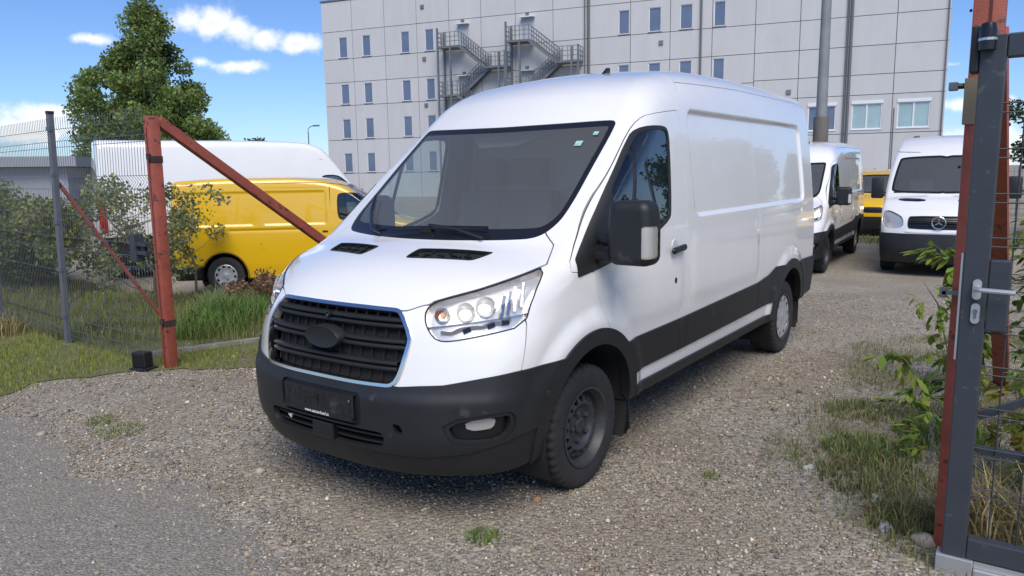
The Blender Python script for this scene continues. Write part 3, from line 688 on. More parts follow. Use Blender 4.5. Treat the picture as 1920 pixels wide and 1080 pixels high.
M_REFL = mat('lamp_reflector', (.74, .70, .65), .25, metal=.55, bump=.05, bscale=60)
M_STEEL = mat('black_steel_rim', (.045, .046, .05), .5, metal=.2, noise=.3, nscale=20)
M_SILV = mat('silver_wheel_trim', (.55, .56, .58), .35, metal=.6)
M_INT = mat('cab_plastic', (.13, .132, .135), .7)
M_INT2 = mat('cab_cloth', (.06, .062, .07), .95, bump=.2, bscale=200)
M_GREY = mat('bulkhead_grey', (.34, .35, .355), .8)
M_UNDER = mat('underbody_black', (.012, .012, .012), .9)
M_GLASS = glass_mat('windscreen_glass', (.84, .91, .89), 1.4, haze=.12)
M_SGLASS = glass_mat('side_glass', (.72, .80, .78), 2.4)
M_LENS = glass_mat('clear_lens', (.95, .96, .97), 1.0)
M_AMBER = mat('amber_bulb', (.85, .28, .05), .3)
M_SLIT = mat('panel_gap_black', (.01, .01, .011), .8)

def wheel_meshes():
    # tyre: lathe with tread blocks
    R = .352; prof = [(-.112, .225), (-.118, .25), (-.122, .29), (-.119, .318), (-.112, .336), (-.098, .347), (-.088, .350), (-.060, .352), (-.056, .352), (-.035, .353), (-.031, .353), (0, .353),
                      (.031, .353), (.035, .353), (.056, .352), (.060, .352), (.088, .350), (.098, .347), (.112, .336), (.119, .318), (.122, .29), (.118, .25), (.112, .225)]
    fine = []
    for i in range(len(prof)-1):
        a, b = prof[i], prof[i+1]; n = 2 if abs(b[0]-a[0]) > .01 else 1
        for k in range(n): fine.append((a[0]+(b[0]-a[0])*k/n, a[1]+(b[1]-a[1])*k/n))
    fine.append(prof[-1]); fine = np.array(fine); n = 252
    th = np.arange(n)*2*np.pi/n; A = fine[:, 0][:, None]+0*th; r = fine[:, 1][:, None]+0*th
    j = np.arange(n)
    lug = ((j//3) % 2)[None, :]*np.ones_like(r); sh = (np.abs(A) > .062) & (np.abs(A) < .119) & (r > .322)
    lug2 = (((j+2+(A*60).astype(int)) // 3) % 3 == 0); mid = (np.abs(A) < .056)
    r = r-.007*(lug*sh)-.005*(lug2 & mid)
    gro = (np.abs(np.abs(A)-.058) < .003) | (np.abs(np.abs(A)-.033) < .0025); r = r-.008*gro
    V = np.stack([A, r*np.cos(th), r*np.sin(th)], -1).reshape(-1, 3); m = len(fine)
    I, J = np.meshgrid(np.arange(m-1), j, indexing='ij'); I = I.ravel(); J = J.ravel(); K = (J+1) % n
    F = np.stack([I*n+J, (I+1)*n+J, (I+1)*n+K, I*n+K], 1)
    tyre = np_mesh('tyre', V, F[:, ::-1])
    # barrel + flange of the rim
    mb = MB(); mb.lathe([(.112, .225), (.120, .228), (.119, .214), (.104, .209), (.09, .196), (.03, .19), (-.10, .19), (-.11, .225)], 64)
    barrel = mb.mesh('rim', True, 40)
    # disc with hand holes: polar sheet, cut
    def disc(rs, xs, hole, nt=256):
        th = np.arange(nt)*2*np.pi/nt; P = []
        rr = np.linspace(rs[0], rs[-1], 40); xx = np.interp(rr, rs, xs)
        k = np.array([.25, .5, .25]); xx[1:-1] = np.convolve(xx, k, 'same')[1:-1]
        X = xx[:, None]+0*th; V = np.stack([X, rr[:, None]*np.cos(th), rr[:, None]*np.sin(th)], -1).reshape(-1, 3)
        I, J = np.meshgrid(np.arange(39), np.arange(nt), indexing='ij'); I = I.ravel(); J = J.ravel(); K = (J+1) % nt
        T = np.concatenate([np.stack([I*nt+J, (I+1)*nt+J, (I+1)*nt+K], 1), np.stack([I*nt+J, (I+1)*nt+K, I*nt+K], 1)])
        dx = np.gradient(xx, rr); Nx = 1/np.sqrt(1+dx*dx); Nr = -dx*Nx
        Nn = np.stack([Nx[:, None]+0*th, Nr[:, None]*np.cos(th), Nr[:, None]*np.sin(th)], -1).reshape(-1, 3)
        fn = np.cross(V[T[:, 1]]-V[T[:, 0]], V[T[:, 2]]-V[T[:, 0]]); bad = fn[:, 0] < 0; T[bad] = T[bad][:, ::-1]
        def g(V, N):
            r = np.hypot(V[:, 1], V[:, 2]); t = np.arctan2(V[:, 2], V[:, 1]); return hole(r, t)
        return cut((V, Nn, T), g)[1]
    def holes16(r, t):
        p = 2*np.pi/16; u = ((t+p/2) % p-p/2)*.155; return np.hypot(u/1.0, (r-.155)/1.15)-.0165
    d1 = disc([.02, .045, .055, .10, .125, .135, .17, .195], [.062, .062, .058, .058, .085, .087, .070, .055], holes16)
    steel = shell_mesh('rim_disc', d1, 0, .012)
    def holes10(r, t):
        p = 2*np.pi/10; u = ((t+p/2) % p-p/2)*r; return np.maximum(np.abs(u)-.025, np.abs(r-.168)-.020)*.8+.0
    d2 = disc([.0, .03, .05, .10, .14, .19, .206], [.112, .112, .106, .104, .108, .112, .106], holes10)
    cover = shell_mesh('wheel_trim', d2, 0, .010)
    nb = MB()
    for k in range(5):
        a = 2*math.pi*k/5+.3; nb.lathe([(.055, .016), (.082, .015), (.086, .010), (.086, .0)], 6, 'x', (0, .080*math.cos(a), .080*math.sin(a)))
    nb.lathe([(.05, .045), (.075, .044), (.080, .036), (.080, .0)], 24)
    nuts = nb.mesh('wheel_nuts', True, 30)
    return dict(tyre=tyre, barrel=barrel, steel=steel, cover=cover, nuts=nuts)
WM = wheel_meshes()
def add_wheel(parent, x, y, side, cover=False, scale=1.0, name='wheel', z=.345, steer=0.0):
    w = obj(name, WM['barrel'], M_STEEL, parent); w.location = (x, y, z*scale); w.rotation_euler = (random.uniform(0, 1), 0, (0 if side > 0 else math.pi)+steer); w.scale = (scale,)*3
    obj('tyre', WM['tyre'], M_RUB, w)
    if cover: obj('wheel_trim', WM['cover'], M_SILV, w); obj('rim_disc', WM['steel'], M_STEEL, w)
    else: obj('rim_disc', WM['steel'], M_STEEL, w); obj('wheel_nuts', WM['nuts'], M_STEEL, w)
    return w

def build_transit(name, label, cat):
    P = dict(
        W=([.1, .35, .5, .75, 1.0, 1.25, 1.5, 1.8, 2.1, 2.35, 2.6], [.95, .985, 1.0, 1.022, 1.03, 1.022, 1.0, .965, .925, .885, .84]),
        T=([-1.2, -.6, -.2, .4, 3.4, 4.8], [.085, .045, .012, 0, 0, .022]),
        H=([-1.3, -1.0, -.9, -.8, -.6, -.4, -.28, -.2, 0, .3, .6, .75, .9, 1.1, 1.3, 1.6, 2, 3, 4.8],
           [.90, 1.06, 1.145, 1.21, 1.30, 1.355, 1.388, 1.428, 1.572, 1.812, 2.05, 2.175, 2.28, 2.37, 2.43, 2.485, 2.52, 2.545, 2.53]),
        N=([.1, .25, .35, .5, .66, .72, .9, 1.05, 1.14, 1.3, 1.5], [-.82, -.95, -1.01, -1.045, -1.05, -1.03, -.995, -.955, -.91, -.78, -.55]),
        B=([-1.2, -.5, .4, 3.2, 4.2, 4.8], [.25, .30, .39, .39, .45, .48]),
        C=([-1.2, -.3, 0, .8, 1.5, 4.8], [.09, .06, .01, .04, .085, .085]),
        S=([-1.2, -.5, -.2, .8, 1.4, 4.8], [.10, .18, .18, .12, .0, .0]),
        K=([-1.2, -.3, .1, .8, 1.5, 4.8], [.14, .13, .09, .18, .25, .22]),
        rear=4.77, arches=(0, 3.75), hl=.07,
        recess=[(1.46, 4.30, 1.44, 2.155, .09, .020, .012), (2.87, 4.2, 1.335, 1.372, .012, .012, .006), (1.36, 2.79, .86, 1.30, .10, -.006, .05), (.25, 1.2, .84, 1.18, .10, -.006, .05)])
    fld, Nz, na = van_field(P)
    S = sdf_mesh(fld, (0, -1.12, .18), (1.12, 4.86, 2.60), .017, mirror=True)
    root = thing(name, label, cat)
    ab = lambda V: np.abs(V[:, 0])
    # wheel openings
    def g_arch(V, N):
        d = np.minimum(np.hypot(V[:, 1], V[:, 2]-.385), np.hypot(V[:, 1]-3.75, V[:, 2]-.385))-.435
        return np.maximum(d, .60-ab(V))
    _, S = cut(S, g_arch)
    und, S = cut(S, lambda V, N: N[:, 2]+.75)
    shell_obj('underbody', und, M_UNDER, root, 0, 0)
    # glass
    ws = chaikin([(-.3, 1.383), (.3, 1.383), (.60, 1.390), (.745, 1.402), (.80, 1.47), (.812, 1.55), (.803, 1.75), (.79, 2.01), (.775, 2.066), (.70, 2.068), (.45, 2.060), (0, 2.053), (-.3, 2.053)], 2)
    def g_ws(V, N): return np.maximum(np.maximum(psd(ab(V), V[:, 2], ws), V[:, 1]-1.0), -.45-V[:, 1])
    W, S = cut(S, g_ws)
    glass, frit = cut(W, lambda V, N: g_ws(V, N)+.035+.03*sstep(1.55, 1.40, V[:, 2]))
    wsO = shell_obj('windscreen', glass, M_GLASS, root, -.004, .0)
    shell_obj('windscreen_border', frit, M_BLKG, root, -.003, .006)
    win = chaikin([(-.27, 1.195), (.23, 1.617), (.66, 1.962), (.75, 2.012), (.88, 2.035), (1.08, 2.038), (1.125, 2.01), (1.13, 1.93), (1.06, 1.50), (1.03, 1.44), (.80, 1.365), (.20, 1.245)], 1)
    def g_win(V, N): return np.maximum(psd(V[:, 1], V[:, 2], win), .6-ab(V))
    A, S = cut(S, g_win)
    sail, A = cut(A, lambda V, N: (V[:, 1]-.19)-.30*(V[:, 2]-1.25))
    rub, A = cut(A, lambda V, N: -(g_win(V, N)+.026))
    div, A = cut(A, lambda V, N: np.abs(V[:, 1]-.60-.30*(V[:, 2]-1.75))-.014)
    for i, q in enumerate(halves(sail)): shell_obj('mirror_mount_panel', q, M_BLKP, root, .004, .02)
    for q in halves(rub): shell_obj('window_seal', q, M_BLKP, root, .0, .01)
    for q in halves(div): shell_obj('window_divider', q, M_BLKG, root, .0, .008)
    for q in halves(A): shell_obj('side_window', q, M_SGLASS, root, -.006, 0)
    # lining of the cab
    lin, _ = cut(S, lambda V, N: np.maximum(np.maximum(V[:, 1]-1.42, -.30-V[:, 1]), 1.15-V[:, 2]))
    lv, ln, lt = lin
    # dark lining on the inside of the shell
    obj('cab_lining', np_mesh('cab_lining', lv-ln*.028, lt[:, ::-1], -ln), M_INT, root)
    # black trim
    def g_ring(V, N):
        d = np.minimum(np.hypot(V[:, 1], V[:, 2]-.385), np.hypot(V[:, 1]-3.75, V[:, 2]-.385))-.525
        return np.maximum(d, .72-ab(V))
    ring, S = cut(S, g_ring)
    front, back = cut(ring, lambda V, N: V[:, 1]-2)
    for part in (front, back):
        for q in halves(part): shell_obj('wheel_arch_trim', q, M_BLKP, root, .013, .06)
    zb = lambda x: np.interp(x, [0, .5, .6, .7, .84, .95, 1.05], [.742, .742, .752, .758, .786, .806, .812])
    bump, S = cut(S, lambda V, N: np.maximum(V[:, 2]-zb(ab(V)), V[:, 1]-.2))
    # grille
    gr = chaikin([(-.3, 1.103), (.40, 1.103), (.455, 1.09), (.535, .985), (.535, .93), (.508, .80), (.475, .742), (.43, .732), (-.3, .732)], 1)
    g_gr = lambda V, N: np.maximum(psd(ab(V), V[:, 2], gr), V[:, 1]+.6)
    gsh, S = cut(S, g_gr)
    gs2, bump = cut(bump, g_gr)
    gi = lambda V, N: g_gr(V, N)+.016
    for piece in (gsh, gs2):
        inner, chrome = cut(piece, gi)
        shell_obj('grille_chrome_ring', chrome, M_CHR, root, .014, .05)
        ib = inner
        if len(ib[2]): shell_obj('grille_backing', ib, M_UNDER, root, -.055, 0)
    yN = lambda x, z: float(Nz(z))+na*abs(x)**3
    for zc in (1.035, .935, .83):
        hw = float(np.interp(zc, [.75, .95, 1.08], [.45, .51, .46]))
        xs = np.linspace(-hw, hw, 25)
        def strip(z0, z1, dep):
            mb = MB(); V = []; F = []
            for x in xs:
                y = yN(x, zc)+.012; V += [(x, y+.055, z1), (x, y-dep+.006, z1), (x, y-dep, z1-.006), (x, y-dep, z0+.006), (x, y-dep+.006, z0), (x, y+.055, z0)]
            for i in range(len(xs)-1):
                for k in range(5): F.append((i*6+k, (i+1)*6+k, (i+1)*6+k+1, i*6+k+1))
            mb.add(V, F); return mb
        strip(zc+.005, zc+.024, .004).build('grille_bar', M_BLKP, root, True, 50)
        strip(zc-.024, zc-.003, .006).build('grille_bar', M_BLKP, root, True, 50)
    for x in np.linspace(-.44, .44, 13):
        mb = MB()
        for k in range(8):
            z0 = .755+k*.04; z1 = z0+.04; mb.bar((x, yN(x, z0)+.045, z0), (x, yN(x, z1)+.045, z1), .008, .012)
        mb.build('grille_rib', M_UNDER, root)
    mb = MB(); E = [(.128*math.cos(a), .058*math.sin(a)) for a in np.linspace(0, 2*math.pi, 40, endpoint=False)]
    Ei = [(u*.84, v*.80) for u, v in E]; n = 40; y0 = yN(0, .94)
    V = [(u, y0+.03, .94+v) for u, v in E]+[(u, y0-.030, .94+v) for u, v in E]+[(u*.97, y0-.036, .94+v*.95) for u, v in E]+[(u, y0-.030, .94+v) for u, v in Ei]+[(0, y0-.034, .94)]
    F = []
    for r in range(3):
        for k in range(n): F.append((r*n+k, r*n+(k+1) % n, (r+1)*n+(k+1) % n, (r+1)*n+k))
    for k in range(n): F.append((3*n+k, 3*n+(k+1) % n, 4*n))
    mb.add(V, F); mb.build('badge_plate', M_BLKP, root, True, 40)
    mb = MB(); mb.lathe([(0, .016), (-.03, .016), (-.034, .011), (-.03, .008), (-.03, 0)], 16, 'y', (0, yN(0, 1.05)+.02, 1.05)); mb.build('front_camera', M_BLKG, root, True)
    # headlights
    hp = chaikin([(.43, 1.287), (.312, 1.256), (.079, 1.194), (-.061, 1.162), (-.153, 1.138), (-.197, 1.10), (-.203, 1.05), (-.185, 1.0), (-.150, .962), (-.09, .957), (.059, .979), (.285, 1.016), (.335, 1.148)], 1)
    ch = lambda V: (ab(V)+V[:, 1])*.70711
    g_hl = lambda V, N: np.maximum(np.maximum(psd(ch(V), V[:, 2], hp), .4-ab(V)), V[:, 1]+.05)
    H, S = cut(S, g_hl)
    for sgn, q in zip((1, -1), halves(H)):
        o = shell_obj('headlight', q, M_LENS, root, .002, .0)
        inner, rim = cut(q, lambda V, N: g_hl(V, N)+.006)
        shell_obj('lamp_seal', rim, M_SLIT, o, .001, .004)
        # reflector tub, stepped
        a, b = cut(inner, lambda V, N: V[:, 2]-(1.045+.10*ch(V)))
        shell_obj('reflector', b, M_REFL, o, -.042, -.040)
        shell_obj('lower_reflector', a, M_REFL, o, -.026, -.024)
        def on(cx, cz):
            k = np.argmin((ch(q[0])-cx)**2+(q[0][:, 2]-cz)**2); return Vector(q[0][k]), Vector(q[1][k])
        for (cx, cz, r, nm, mm) in ((.085, 1.118, .047, 'main_beam_bowl', M_REFL), (-.015, 1.095, .043, 'dipped_beam_bowl', M_REFL), (-.125, 1.085, .034, 'indicator_bowl', M_CHR)):
            p, nn = on(cx, cz); dr = (nn+Vector((0, -1, 0))*1.2).normalized(); mb = MB()
            mb.lathe([(-.05, .006), (-.045, r*.55), (-.03, r*.85), (-.008, r), (-.008, r*1.08), (-.03, r*1.1)], 28, 'z')
            w = mb.build(nm, mm, o, True, 60); w.location = p-nn*.004; w.rotation_euler = dr.to_track_quat('Z', 'Y').to_euler()
            mb = MB(); mb.lathe([(-.05, .012), (-.025, .012), (-.018, .006), (-.018, 0)], 12, 'z')
            w2 = mb.build('bulb', M_AMBER if cx < -.1 else M_LENS, o, True); w2.location = w.location; w2.rotation_euler = w.rotation_euler
        # vertical prism ribs at the outer end
        for k in range(4):
            cx = .17+.035*k; p0, n0 = on(cx, 1.05+.02*k); p1, n1 = on(cx+.02, 1.17+.02*k); mb = MB()
            mb.bar(p0-n0*.025, p1-n1*.025, .012, .02); mb.build('lamp_rib', M_CHR, o)
        mb = MB()
        for k in range(7):
            p0, n0 = on(-.13+.05*k, .998+.008*k); p1, n1 = on(-.08+.05*k, 1.006+.008*k); mb.bar(p0-n0*.016, p1-n1*.016, .010, .016)
        mb.build('running_light', M_CHR, o)
        for cx in (-.02, .10, .17):
            p0, n0 = on(cx, 1.0+.15*(cx+.1)); p1, n1 = on(cx+.03, 1.005+.15*(cx+.1)); mb = MB(); mb.bar(p0-n0*.017, p1-n1*.017, .014, .022); mb.build('lamp_insert', M_BLKG, o)
        p, nn = on(.16, 1.10)
    # bumper with openings
    ik = chaikin([(-.3, .415), (.36, .417), (.42, .44), (.43, .505), (.38, .515), (-.3, .515)], 1)
    hole, bump = cut(bump, lambda V, N: np.maximum(psd(ab(V), V[:, 2], ik), V[:, 1]+.5))
    shell_obj('lower_intake_backing', hole, M_UNDER, root, -.06, 0)
    for zc in (.445, .482):
        mb = MB(); V = []; F = []; xs = np.linspace(-.41, .41, 15)
        for x in xs: y = yN(x, zc)+.015; V += [(x, y+.05, zc+.007), (x, y, zc+.005), (x, y, zc-.005), (x, y+.05, zc-.007)]
        for i in range(14):
            for k in range(3): F.append((i*4+k, (i+1)*4+k, (i+1)*4+k+1, i*4+k+1))
        mb.add(V, F); mb.build('intake_bar', M_BLKP, root)
    mb = MB(); mb.box(-.07, .09, yN(0, .46)-.012, yN(0, .46)+.05, .415, .50, .008); mb.build('sensor_box', M_BLKG, root)
    fp = chaikin([(-.15, .592), (.16, .628), (.215, .60), (.21, .52), (.165, .462), (-.05, .455), (-.11, .48)], 1)
    g_fg = lambda V, N: np.maximum(np.maximum(psd(ch(V), V[:, 2], fp), .5-ab(V)), V[:, 1]+.3)
    fog, bump = cut(bump, g_fg)
    fl = chaikin([(-.045, .572), (.13, .590), (.115, .54), (.095, .532), (-.02, .525)], 1)
    for q in halves(fog):
        o = shell_obj('fog_light_recess', q, M_BLKG, root, -.035, 0)
        lens, _ = cut(q, lambda V, N: psd(ch(V), V[:, 2], fl)); o2 = shell_obj('fog_light', lens, M_LENS, root, -.012, 0); shell_obj('reflector', lens, M_REFL, o2, -.026, .02)
        fr, _ = cut(q, lambda V, N: -(g_fg(V, N)+.022)); shell_obj('fog_light_frame', fr, M_BLKP, root, .002, .03)
    # plate recess band: lower centre of the bumper slightly sunk
    pl, bump = cut(bump, lambda V, N: np.maximum(rbox(V[:, 0], V[:, 2], -.30, .30, .525, .69, .03), V[:, 1]+.6))
    shell_obj('bumper_centre', pl, M_BLKP, root, -.004, 0)
    # torn hole beside the lower intake
    hl, bump = cut(bump, lambda V, N: np.maximum(psd(V[:, 0], V[:, 2], np.array([(.47, .565), (.515, .56), (.53, .535), (.525, .51), (.495, .515), (.485, .54)])), V[:, 1]+.5))
    shell_obj('torn_hole', hl, M_SLIT, root, -.03, 0)
    lip, bump = cut(bump, lambda V, N: V[:, 2]-np.interp(ab(V), [0, .42, .62, .80, .93, 1.0], [.405, .405, .40, .425, .47, .505]))
    shell_obj('bumper_lip', lip, M_BLKP, root, .003, 0)
    shell_obj('front_bumper', bump, M_BLKP, root, .012, .03)
    # number plate holder without a plate
    yp = yN(0, .61)
    mb = MB()
    V = []; F = []; xs = np.linspace(-.265, .265, 11)
    for x in xs:
        y = yp+na*abs(x)**3*1.0-.012
        V += [(x, y+.02, .678), (x, y-.008, .678), (x, y-.008, .541), (x, y+.02, .541)]
    for i in range(10):
        for k in range(3): F.append((i*4+k, (i+1)*4+k, (i+1)*4+k+1, i*4+k+1))
    mb.add(V, F); ph = mb.build('plate_holder', M_BLKP, root)
    rr = random.Random(3)
    for k in range(46):
        x = rr.uniform(-.25, .25); z = rr.uniform(.575, .665); mb = MB(); y = yp+na*abs(x)**3-.022
        if k % 2: mb.box(x-.003, x+.003, y, y+.006, z-rr.uniform(.01, .03), min(.672, z+.02))
        else: mb.box(x-rr.uniform(.012, .03), x+.012, y, y+.006, z-.003, z+.003)
        mb.build('plate_rib', M_BLKP if k % 3 else M_BLKG, ph)
    mb = MB(); mb.box(-.26, .26, yp-.023, yp-.014, .545, .566, .003); mb.build('plate_lip', M_BLKG, ph)
    cu = bpy.data.curves.new('plate_text', 'FONT'); cu.body = 'www.autoankauf.at'; cu.size = .024; cu.align_x = 'CENTER'; cu.align_y = 'CENTER'; cu.extrude = .0005
    to = bpy.data.objects.new('plate_text', cu); COL.objects.link(to); me = bpy.data.meshes.new_from_object(to); bpy.data.objects.remove(to)
    o = obj('plate_text', me, mat('white_print', (.8, .8, .8), .6), ph); o.location = (.0, yp-.025, .5555); o.rotation_euler = (math.pi/2, 0, 0)
    mb = MB(); mb.bar((.245, yp-.024, .652), (.245, yp-.018, .652), .010, .012); mb.build('screw', M_CHR, ph)
    mb = MB(); mb.prism([(-.31, .475), (-.265, .485), (-.285, .455)], lambda u, v, d: (u, yN(u, v)+d, v), .012, .02); mb.build('white_clip', mat('white_print', (.8, .8, .8), .6), root)
    # side cladding and sill
    zt = lambda y: np.interp(y, [.4, 1.2, 2.8, 3.1, 3.3, 4.8], [.768, .772, .80, .83, .88, .86]); zl = lambda y: np.interp(y, [.4, 1.2, 2.8, 3.3], [.552, .552, .566, .57])
    clad, S = cut(S, lambda V, N: np.maximum(np.maximum(np.maximum(V[:, 2]-zt(V[:, 1]), zl(V[:, 1])-V[:, 2]), np.maximum(.2-V[:, 1], V[:, 1]-3.5)), .6-ab(V)))
    segs = [(.2, 1.155), (1.162, 1.285), (1.292, 2.805), (2.812, 3.5)]
    for y0, y1 in segs:
        q, _ = cut(clad, lambda V, N: np.maximum(y0-V[:, 1], V[:, 1]-y1))
        for h in halves(q): shell_obj('side_cladding', h, M_BLKP, root, .013, .02)
    rb, S = cut(S, lambda V, N: np.maximum(V[:, 2]-np.interp(V[:, 1], [4.0, 4.8], [.86, .845]), 4.0-V[:, 1]))
    shell_obj('rear_bumper', rb, M_BLKP, root, .016, .03)
    sill, S = cut(S, lambda V, N: np.maximum(np.maximum(V[:, 2]-.462, np.maximum(.2-V[:, 1], V[:, 1]-3.6)), .6-ab(V)))
    for h in halves(sill): shell_obj('sill', h, M_BLKP, root, .016, .05)
    # bonnet vents
    vp = chaikin([(.165, -.548), (.155, -.43), (.175, -.42), (.585, -.325), (.60, -.33), (.56, -.45), (.535, -.468), (.19, -.56)], 1)
    g_v = lambda V, N: np.maximum(np.maximum(psd(ab(V), V[:, 1], vp), 1.2-V[:, 2]), -.3-N[:, 2])
    vent, S = cut(S, g_v)
    for sgn, q in zip((1, -1), halves(vent)):
        o = shell_obj('bonnet_vent', q, M_UNDER, root, -.018, 0)
        fr, _ = cut(q, lambda V, N: -(g_v(V, N)+.010)); shell_obj('vent_frame', fr, M_BLKP, o, .003, .025)
        b1, _ = cut(q, lambda V, N: np.abs((V[:, 1]+.44-.22*(ab(V)-.37)))-.005); shell_obj('vent_slat', b1, M_BLKP, o, -.004, .01)
        for xv in (.26, .355, .45): 
            b2, _ = cut(q, lambda V, N: np.abs(ab(V)-xv-.3*(V[:, 1]+.44))-.005); shell_obj('vent_slat', b2, M_BLKP, o, -.004, .01)
    # painted panels, with real gaps between them
    gap = .0035
    hoodp = np.array([(-.4, -1.3), (-.4, .2), (.68, .2), (.72, -.02), (.775, -.085), (.855, -.135), (.912, -.29), (.95, -.40), (1.2, -.45), (1.2, -1.3)])
    g_hood = lambda V, N: np.maximum(np.maximum(psd(ab(V), V[:, 1], hoodp), 1.094+.03*sstep(.45, .56, ab(V))-V[:, 2]), V[:, 1]+.02)
    g_hood0 = g_hood
    g_hood = lambda V, N: np.maximum(g_hood0(V, N), np.where(ab(V) > .5, np.interp(ch(V), [-.25, -.2, -.153, -.061, .079, .312, .43], [1.08, 1.10, 1.138, 1.162, 1.194, 1.256, 1.287])-V[:, 2], -1.))
    hood, S = cut(S, lambda V, N: g_hood(V, N)+gap)
    _, S = cut(S, lambda V, N: g_hood(V, N)-gap)
    shell_obj('bonnet', hood, M_WHITE, root, 0, .02)
    door = chaikin([(1.30, 2.150), (.90, 2.105), (.80, 2.065), (.687, 1.990), (.43, 1.79), (.159, 1.581), (-.02, 1.43), (-.235, 1.247), (-.10, 1.228), (.015, 1.225), (.035, 1.20), (.046, 1.125), (.09, .98), (.20, .80), (.30, .42), (1.20, .42), (1.20, .64), (1.20, .80), (1.17, .90), (1.26, .97), (1.285, 1.323), (1.335, 1.82), (1.32, 2.145)], 1)
    g_d = lambda V, N: np.maximum(psd(V[:, 1], V[:, 2], door), .6-ab(V))
    dr, S = cut(S, lambda V, N: g_d(V, N)+.0018)
    _, S = cut(S, lambda V, N: g_d(V, N)-.0018)
    doors = [shell_obj('front_door', q, M_WHITE, root, 0, .02) for q in halves(dr)]
    # roof: front cap, main roof
    rail_z = lambda y: np.interp(y, [1.3, 1.47, 2.6, 4.3, 4.66], [2.34, 2.352, 2.385, 2.385, 2.37])
    capy = lambda V: np.interp(V[:, 2], [2.15, 2.287, 2.45, 2.6], [1.30, 1.40, 1.60, 1.62])
    g_cap = lambda V, N: np.maximum(V[:, 1]-capy(V), np.interp(V[:, 1], [-.2, .1, .7, 1.3], [1.40, 1.55, 1.99, 2.14])-V[:, 2])
    front_, S2 = cut(S, lambda V, N: V[:, 1]-capy(V)+gap)
    _, S = cut(S2, lambda V, N: V[:, 1]-capy(V)-gap)
    roofcap, fend = cut(front_, lambda V, N: np.where(V[:, 1] < .2, 1., 0)+.0+np.maximum(1.62-V[:, 2], -V[:, 1])*1.0)
    shell_obj('roof_cap', roofcap, M_WHITE, root, 0, .02)
    fa, fb_ = cut(fend, lambda V, N: np.maximum(V[:, 2]-1.085-.1*0, np.interp(V[:, 2], [.8, 1.02], [-.61, -.545])*-1+V[:, 1]))
    [shell_obj('front_panel', q, M_WHITE, root, 0, .02) for q in halves(fa)]
    _, fb_ = cut(fb_, lambda V, N: np.maximum(V[:, 2]-1.085, V[:, 1]-np.interp(V[:, 2], [.8, 1.02], [-.61, -.545])-2*gap))
    for q in halves(fb_): shell_obj('front_wing', q, M_WHITE, root, 0, .02)
    rail_g = lambda V, N: np.minimum(rail_z(V[:, 1])-V[:, 2], 1.0)
    roof, S2 = cut(S, lambda V, N: rail_g(V, N)+gap)
    _, S = cut(S2, lambda V, N: rail_g(V, N)-gap)
    shell_obj('roof', roof, M_WHITE, root, 0, .02)
    rear, S = cut(S, lambda V, N: np.maximum(4.70-V[:, 1], ab(V)-.90))
    for q in halves(rear): shell_obj('rear_door', q, M_WHITE, root, 0, .01)
    p1, p2 = cut(S, lambda V, N: V[:, 1]-2.83+gap)
    _, p2 = cut(p2, lambda V, N: V[:, 1]-2.83-gap)
    for q in halves(p1): shell_obj('side_panel', q, M_WHITE, root, 0, .02)
    for q in halves(p2): shell_obj('side_panel', q, M_WHITE, root, 0, .02)
    # wheel wells
    for yc in (0, 3.75):
        for sgn in (1, -1):
            mb = MB(); n = 26; V = []; F = []
            for k in range(n):
                a = -.5+(math.pi+1.0)*k/(n-1); V += [(sgn*1.0, yc+.45*math.cos(a), .385+.45*math.sin(a)), (sgn*.50, yc+.45*math.cos(a), .385+.45*math.sin(a))]
            F = [(2*k, 2*k+1, 2*k+3, 2*k+2) for k in range(n-1)]; V.append((sgn*.50, yc, .2)); F += [(2*k+1, len(V)-1, 2*k+3) for k in range(n-1)]
            mb.add(V, F); mb.build('wheel_well', M_UNDER, root, True, 80)
    add_wheel(root, .862, 0, 1, steer=-.02); add_wheel(root, -.862, 0, -1, steer=-.02); add_wheel(root, .868, 3.75, 1, True); add_wheel(root, -.868, 3.75, -1, True)
    for sgn in (1, -1):
        mb = MB(); mb.prism([(-.12, .44), (.12, .44), (.13, .20), (.10, .155), (-.10, .155), (-.13, .20)], lambda u, v, d: (sgn*.87+u, .47+d+.06*(.44-v), v), 0, .012); mb.build('mud_flap', M_BLKP, root)
        mb = MB(); mb.prism([(-.12, .46), (.12, .46), (.12, .20), (-.12, .20)], lambda u, v, d: (sgn*.87+u, 4.24+d, v), 0, .012); mb.build('mud_flap', M_BLKP, root)
    # underside chassis so one cannot look through below
    mb = MB(); mb.box(-.60, .60, -.70, 4.5, .30, .42); mb.build('chassis', M_UNDER, root)
    # mirrors
    def mf(x, y, z):
        cx = 1.225; q = np.stack([(x-cx)/.145, (y-.05)/.095, (z-1.435)/.185]); wd = 1-.10*sstep(1.45, 1.62, z)
        qx = np.abs(x-cx-.01)-.125*wd+.05; qy = np.abs(y-.05)-.08+.05; qz = np.abs(z-1.435)-.175+.06
        return np.sqrt(np.maximum(qx, 0)**2+np.maximum(qy, 0)**2+np.maximum(qz, 0)**2)+np.minimum(np.maximum(qx, np.maximum(qy, qz)), 0)-.055
    Vm, Nm, Tm = sdf_mesh(mf, (1.05, -.10, 1.20), (1.42, .20, 1.66), .013)
    lo_, up_ = cut((Vm, Nm, Tm), lambda V, N: np.maximum(np.maximum(rbox(V[:, 1], V[:, 2], -.14, .075, 1.305, 1.475, .02), 1.315-V[:, 0]), -.05-N[:, 0]))
